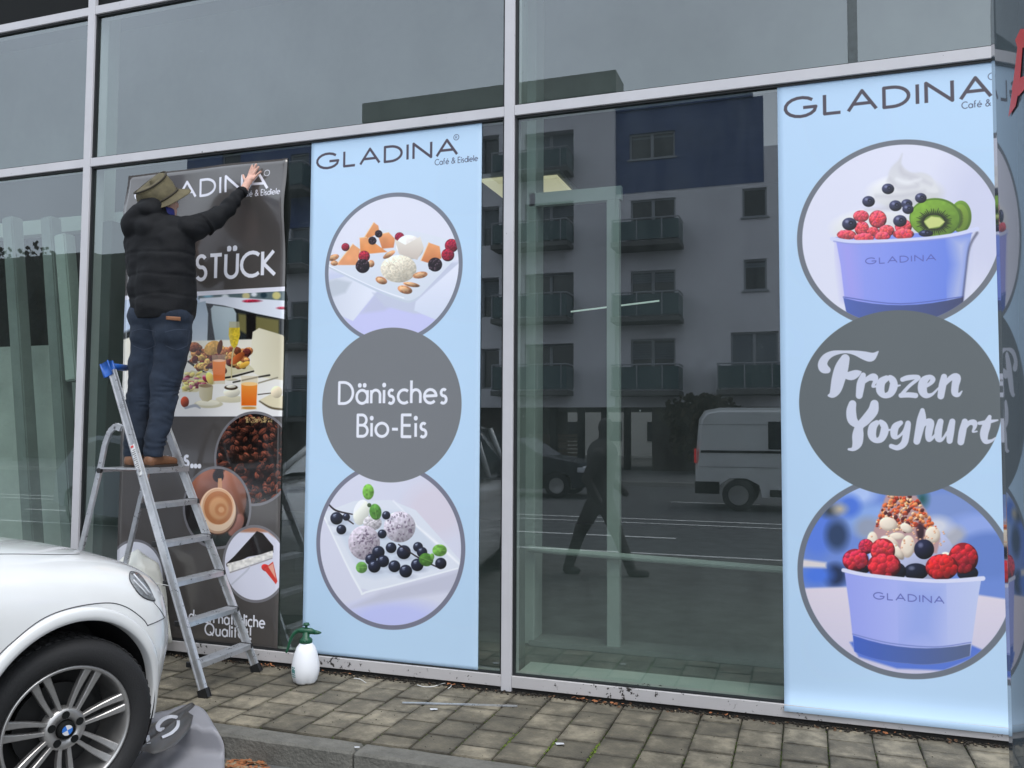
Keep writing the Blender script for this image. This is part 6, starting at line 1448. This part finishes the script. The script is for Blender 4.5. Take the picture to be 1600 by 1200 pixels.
for st in ([(256, 1139, 2.2), (247, 1141, 3), (246, 1135, 3), (254, 1126, 2.6), (266, 1121, 2.4), (276, 1122, 2.6)], [(277, 1126, 2.4), (276, 1136, 2.6), (267, 1146, 2.6), (252, 1153, 2.2)], [(229, 1150, 3), (231, 1162, 3)]):
    q = smooth_pts(st, 5); rows = []
    for i, p in enumerate(q):
        a = q[max(i-1, 0)]; c_ = q[min(i+1, len(q)-1)]; dx, dy = c_[0]-a[0], c_[1]-a[1]; L_ = math.hypot(dx, dy)+1e-6; nx_, ny_ = -dy/L_*p[2], dx/L_*p[2]
        r_ = [on_sheet(p[0]+nx_*k, p[1]+ny_*k) for k in (-1, 0, 1)]
        if all(v is not None for v in r_): rows.append(r_)
    if len(rows) > 1: b = grid_mesh(rows); obj('printed_letter', b, M_LET, DB)
# aluminium strip
a, c_ = px_ground(629, 1098, .004), px_ground(808, 1103, .004); b = bmesh.new(); bar(b, a-a, c_-a, .012, .006, (0, 0, 1), .001)
o = obj('metal_strip', b, M_ALU); o.location = a; tag(o, 'thin grey metal strip lying across the pavers below the mullion', 'metal strip')
for pts, lab in (([(652, 1070), (662, 1073), (675, 1073), (686, 1070), (697, 1067), (703, 1068), (705, 1072), (700, 1076)], 'curl of white cord on the pavers beside the middle mullion'), ([(553, 1060), (562, 1061), (572, 1067)], 'short bit of white cord right of the spray bottle')):
    q = [px_ground(x, y, .004) for x, y in smooth_pts(pts, 5)]; b = bmesh.new(); tube(b, [p-q[0] for p in q], .0022, 6); o = obj('cord_offcut', b, mat('white_cord', (.7, .7, .68), .7), smooth=True); o.location = q[0]; tag(o, lab, 'cord', 'bits of white cord')
for (x, y, lab) in ((678, 1109, 'white scrap of paper on the pavers under the metal strip'), (875, 1163, 'white scrap of paper near the kerb right of centre'), (558, 1168, 'tiny white scrap on the kerb stone left of its joint')):
    p = px_ground(x, y, .005); b = bmesh.new(); vs = [b.verts.new((.022*math.cos(k*1.05)*(1+.3*math.sin(k*2.2)), .016*math.sin(k*1.05), .004+.003*math.sin(k*3))) for k in range(6)]; b.faces.new(vs); s = .6 if x < 600 else 1
    o = obj('paper_scrap', b, M_LABW if False else M_WHITEP); o.location = p; o.scale = (s, s, s); m2 = o.modifiers.new('t', 'SOLIDIFY'); m2.thickness = .001; tag(o, lab, 'paper scrap', 'scraps of white paper')
# litter line of leaf crumbs and soil at the foot of the facade, leaves in the gutter, moss
rnd = random.Random(5)
LM = [mat('leaf_brown', (.11, .055, .025), .8, objvar=.3), mat('leaf_orange', (.30, .11, .04), .8), mat('soil_crumb', (.022, .018, .013), .95), mat('leaf_tan', (.24, .18, .11), .85), mat('moss', (.055, .085, .012), .95)]
def litter(name, m, spots, n, smin, smax, flat=True, label=None):
    b = bmesh.new()
    for i in range(n):
        c_ = spots(); s_ = rnd.uniform(smin, smax); a = rnd.uniform(0, 6.28); u = Vector((math.cos(a), math.sin(a), rnd.uniform(-.3, .3)))*s_; v_ = Vector((-math.sin(a), math.cos(a), rnd.uniform(-.3, .3)))*s_*rnd.uniform(.35, .8)
        if flat:
            vs = [b.verts.new(c_+q) for q in (u, u*.3+v_, -u*.7+v_*.6, -u, -u*.5-v_*.7, u*.4-v_)]; b.faces.new(vs)
        else:
            bmesh.ops.create_icosphere(b, subdivisions=1, radius=s_, matrix=Matrix.Translation(c_) @ Matrix.Diagonal((1, rnd.uniform(.5, 1), rnd.uniform(.4, .8), 1)))
    o = obj(name, b, m); tag(o, kind='stuff'); return o
def foot(): return Vector((rnd.uniform(-5.4, 1.0), -abs(rnd.gauss(0, .022))-.002, rnd.uniform(.0, .008)))
litter('soil_litter', LM[2], foot, 1500, .003, .009, False)
litter('leaf_litter', LM[0], foot, 240, .005, .014); litter('leaf_crumbs', LM[3], foot, 110, .004, .010)
oc = [-1.2, -1.05, -2.9, -3.05, -.45, .35, -3.3, -2.0, -2.62]
litter('orange_leaves', LM[1], lambda: Vector((rnd.choice(oc)+rnd.gauss(0, .05), -abs(rnd.gauss(.015, .018)), .012)), 55, .006, .016)
def gut(): p = px_ground(rnd.uniform(352, 420), rnd.uniform(1186, 1215), RZ+.012); p.y = min(p.y, -1.15); return p
litter('gutter_leaves', LM[1], gut, 110, .010, .026); litter('gutter_leaf_litter', LM[3], gut, 90, .008, .022)
def joint():
    k = rnd.randint(-12, 12); x = -1.82+.211*k+rnd.gauss(0, .0035)
    y = rnd.uniform(-.99, -.30) if rnd.random() < .75 else rnd.uniform(-.99, -.05)
    return Vector((x, y, -.008+rnd.uniform(-.004, .003)))
litter('moss_tufts', LM[4], joint, 1500, .002, .006, False)
def joint2():
    x = rnd.choice([-1.398, -1.187, -.976])+rnd.gauss(0, .006); return Vector((x, -rnd.uniform(.62, .86), -.002))
litter('bright_moss', mat('bright_moss', (.13, .19, .02), .9), joint2, 160, .002, .005, False)
litter('speckle_litter', LM[3], lambda: Vector((rnd.uniform(-4, 1.0), rnd.uniform(-.99, -.02), .004)), 90, .0015, .005)
litter('dark_speckle_litter', LM[2], lambda: Vector((rnd.uniform(-4, 1.0), rnd.uniform(-.99, -.02), .003)), 160, .0015, .004, False)
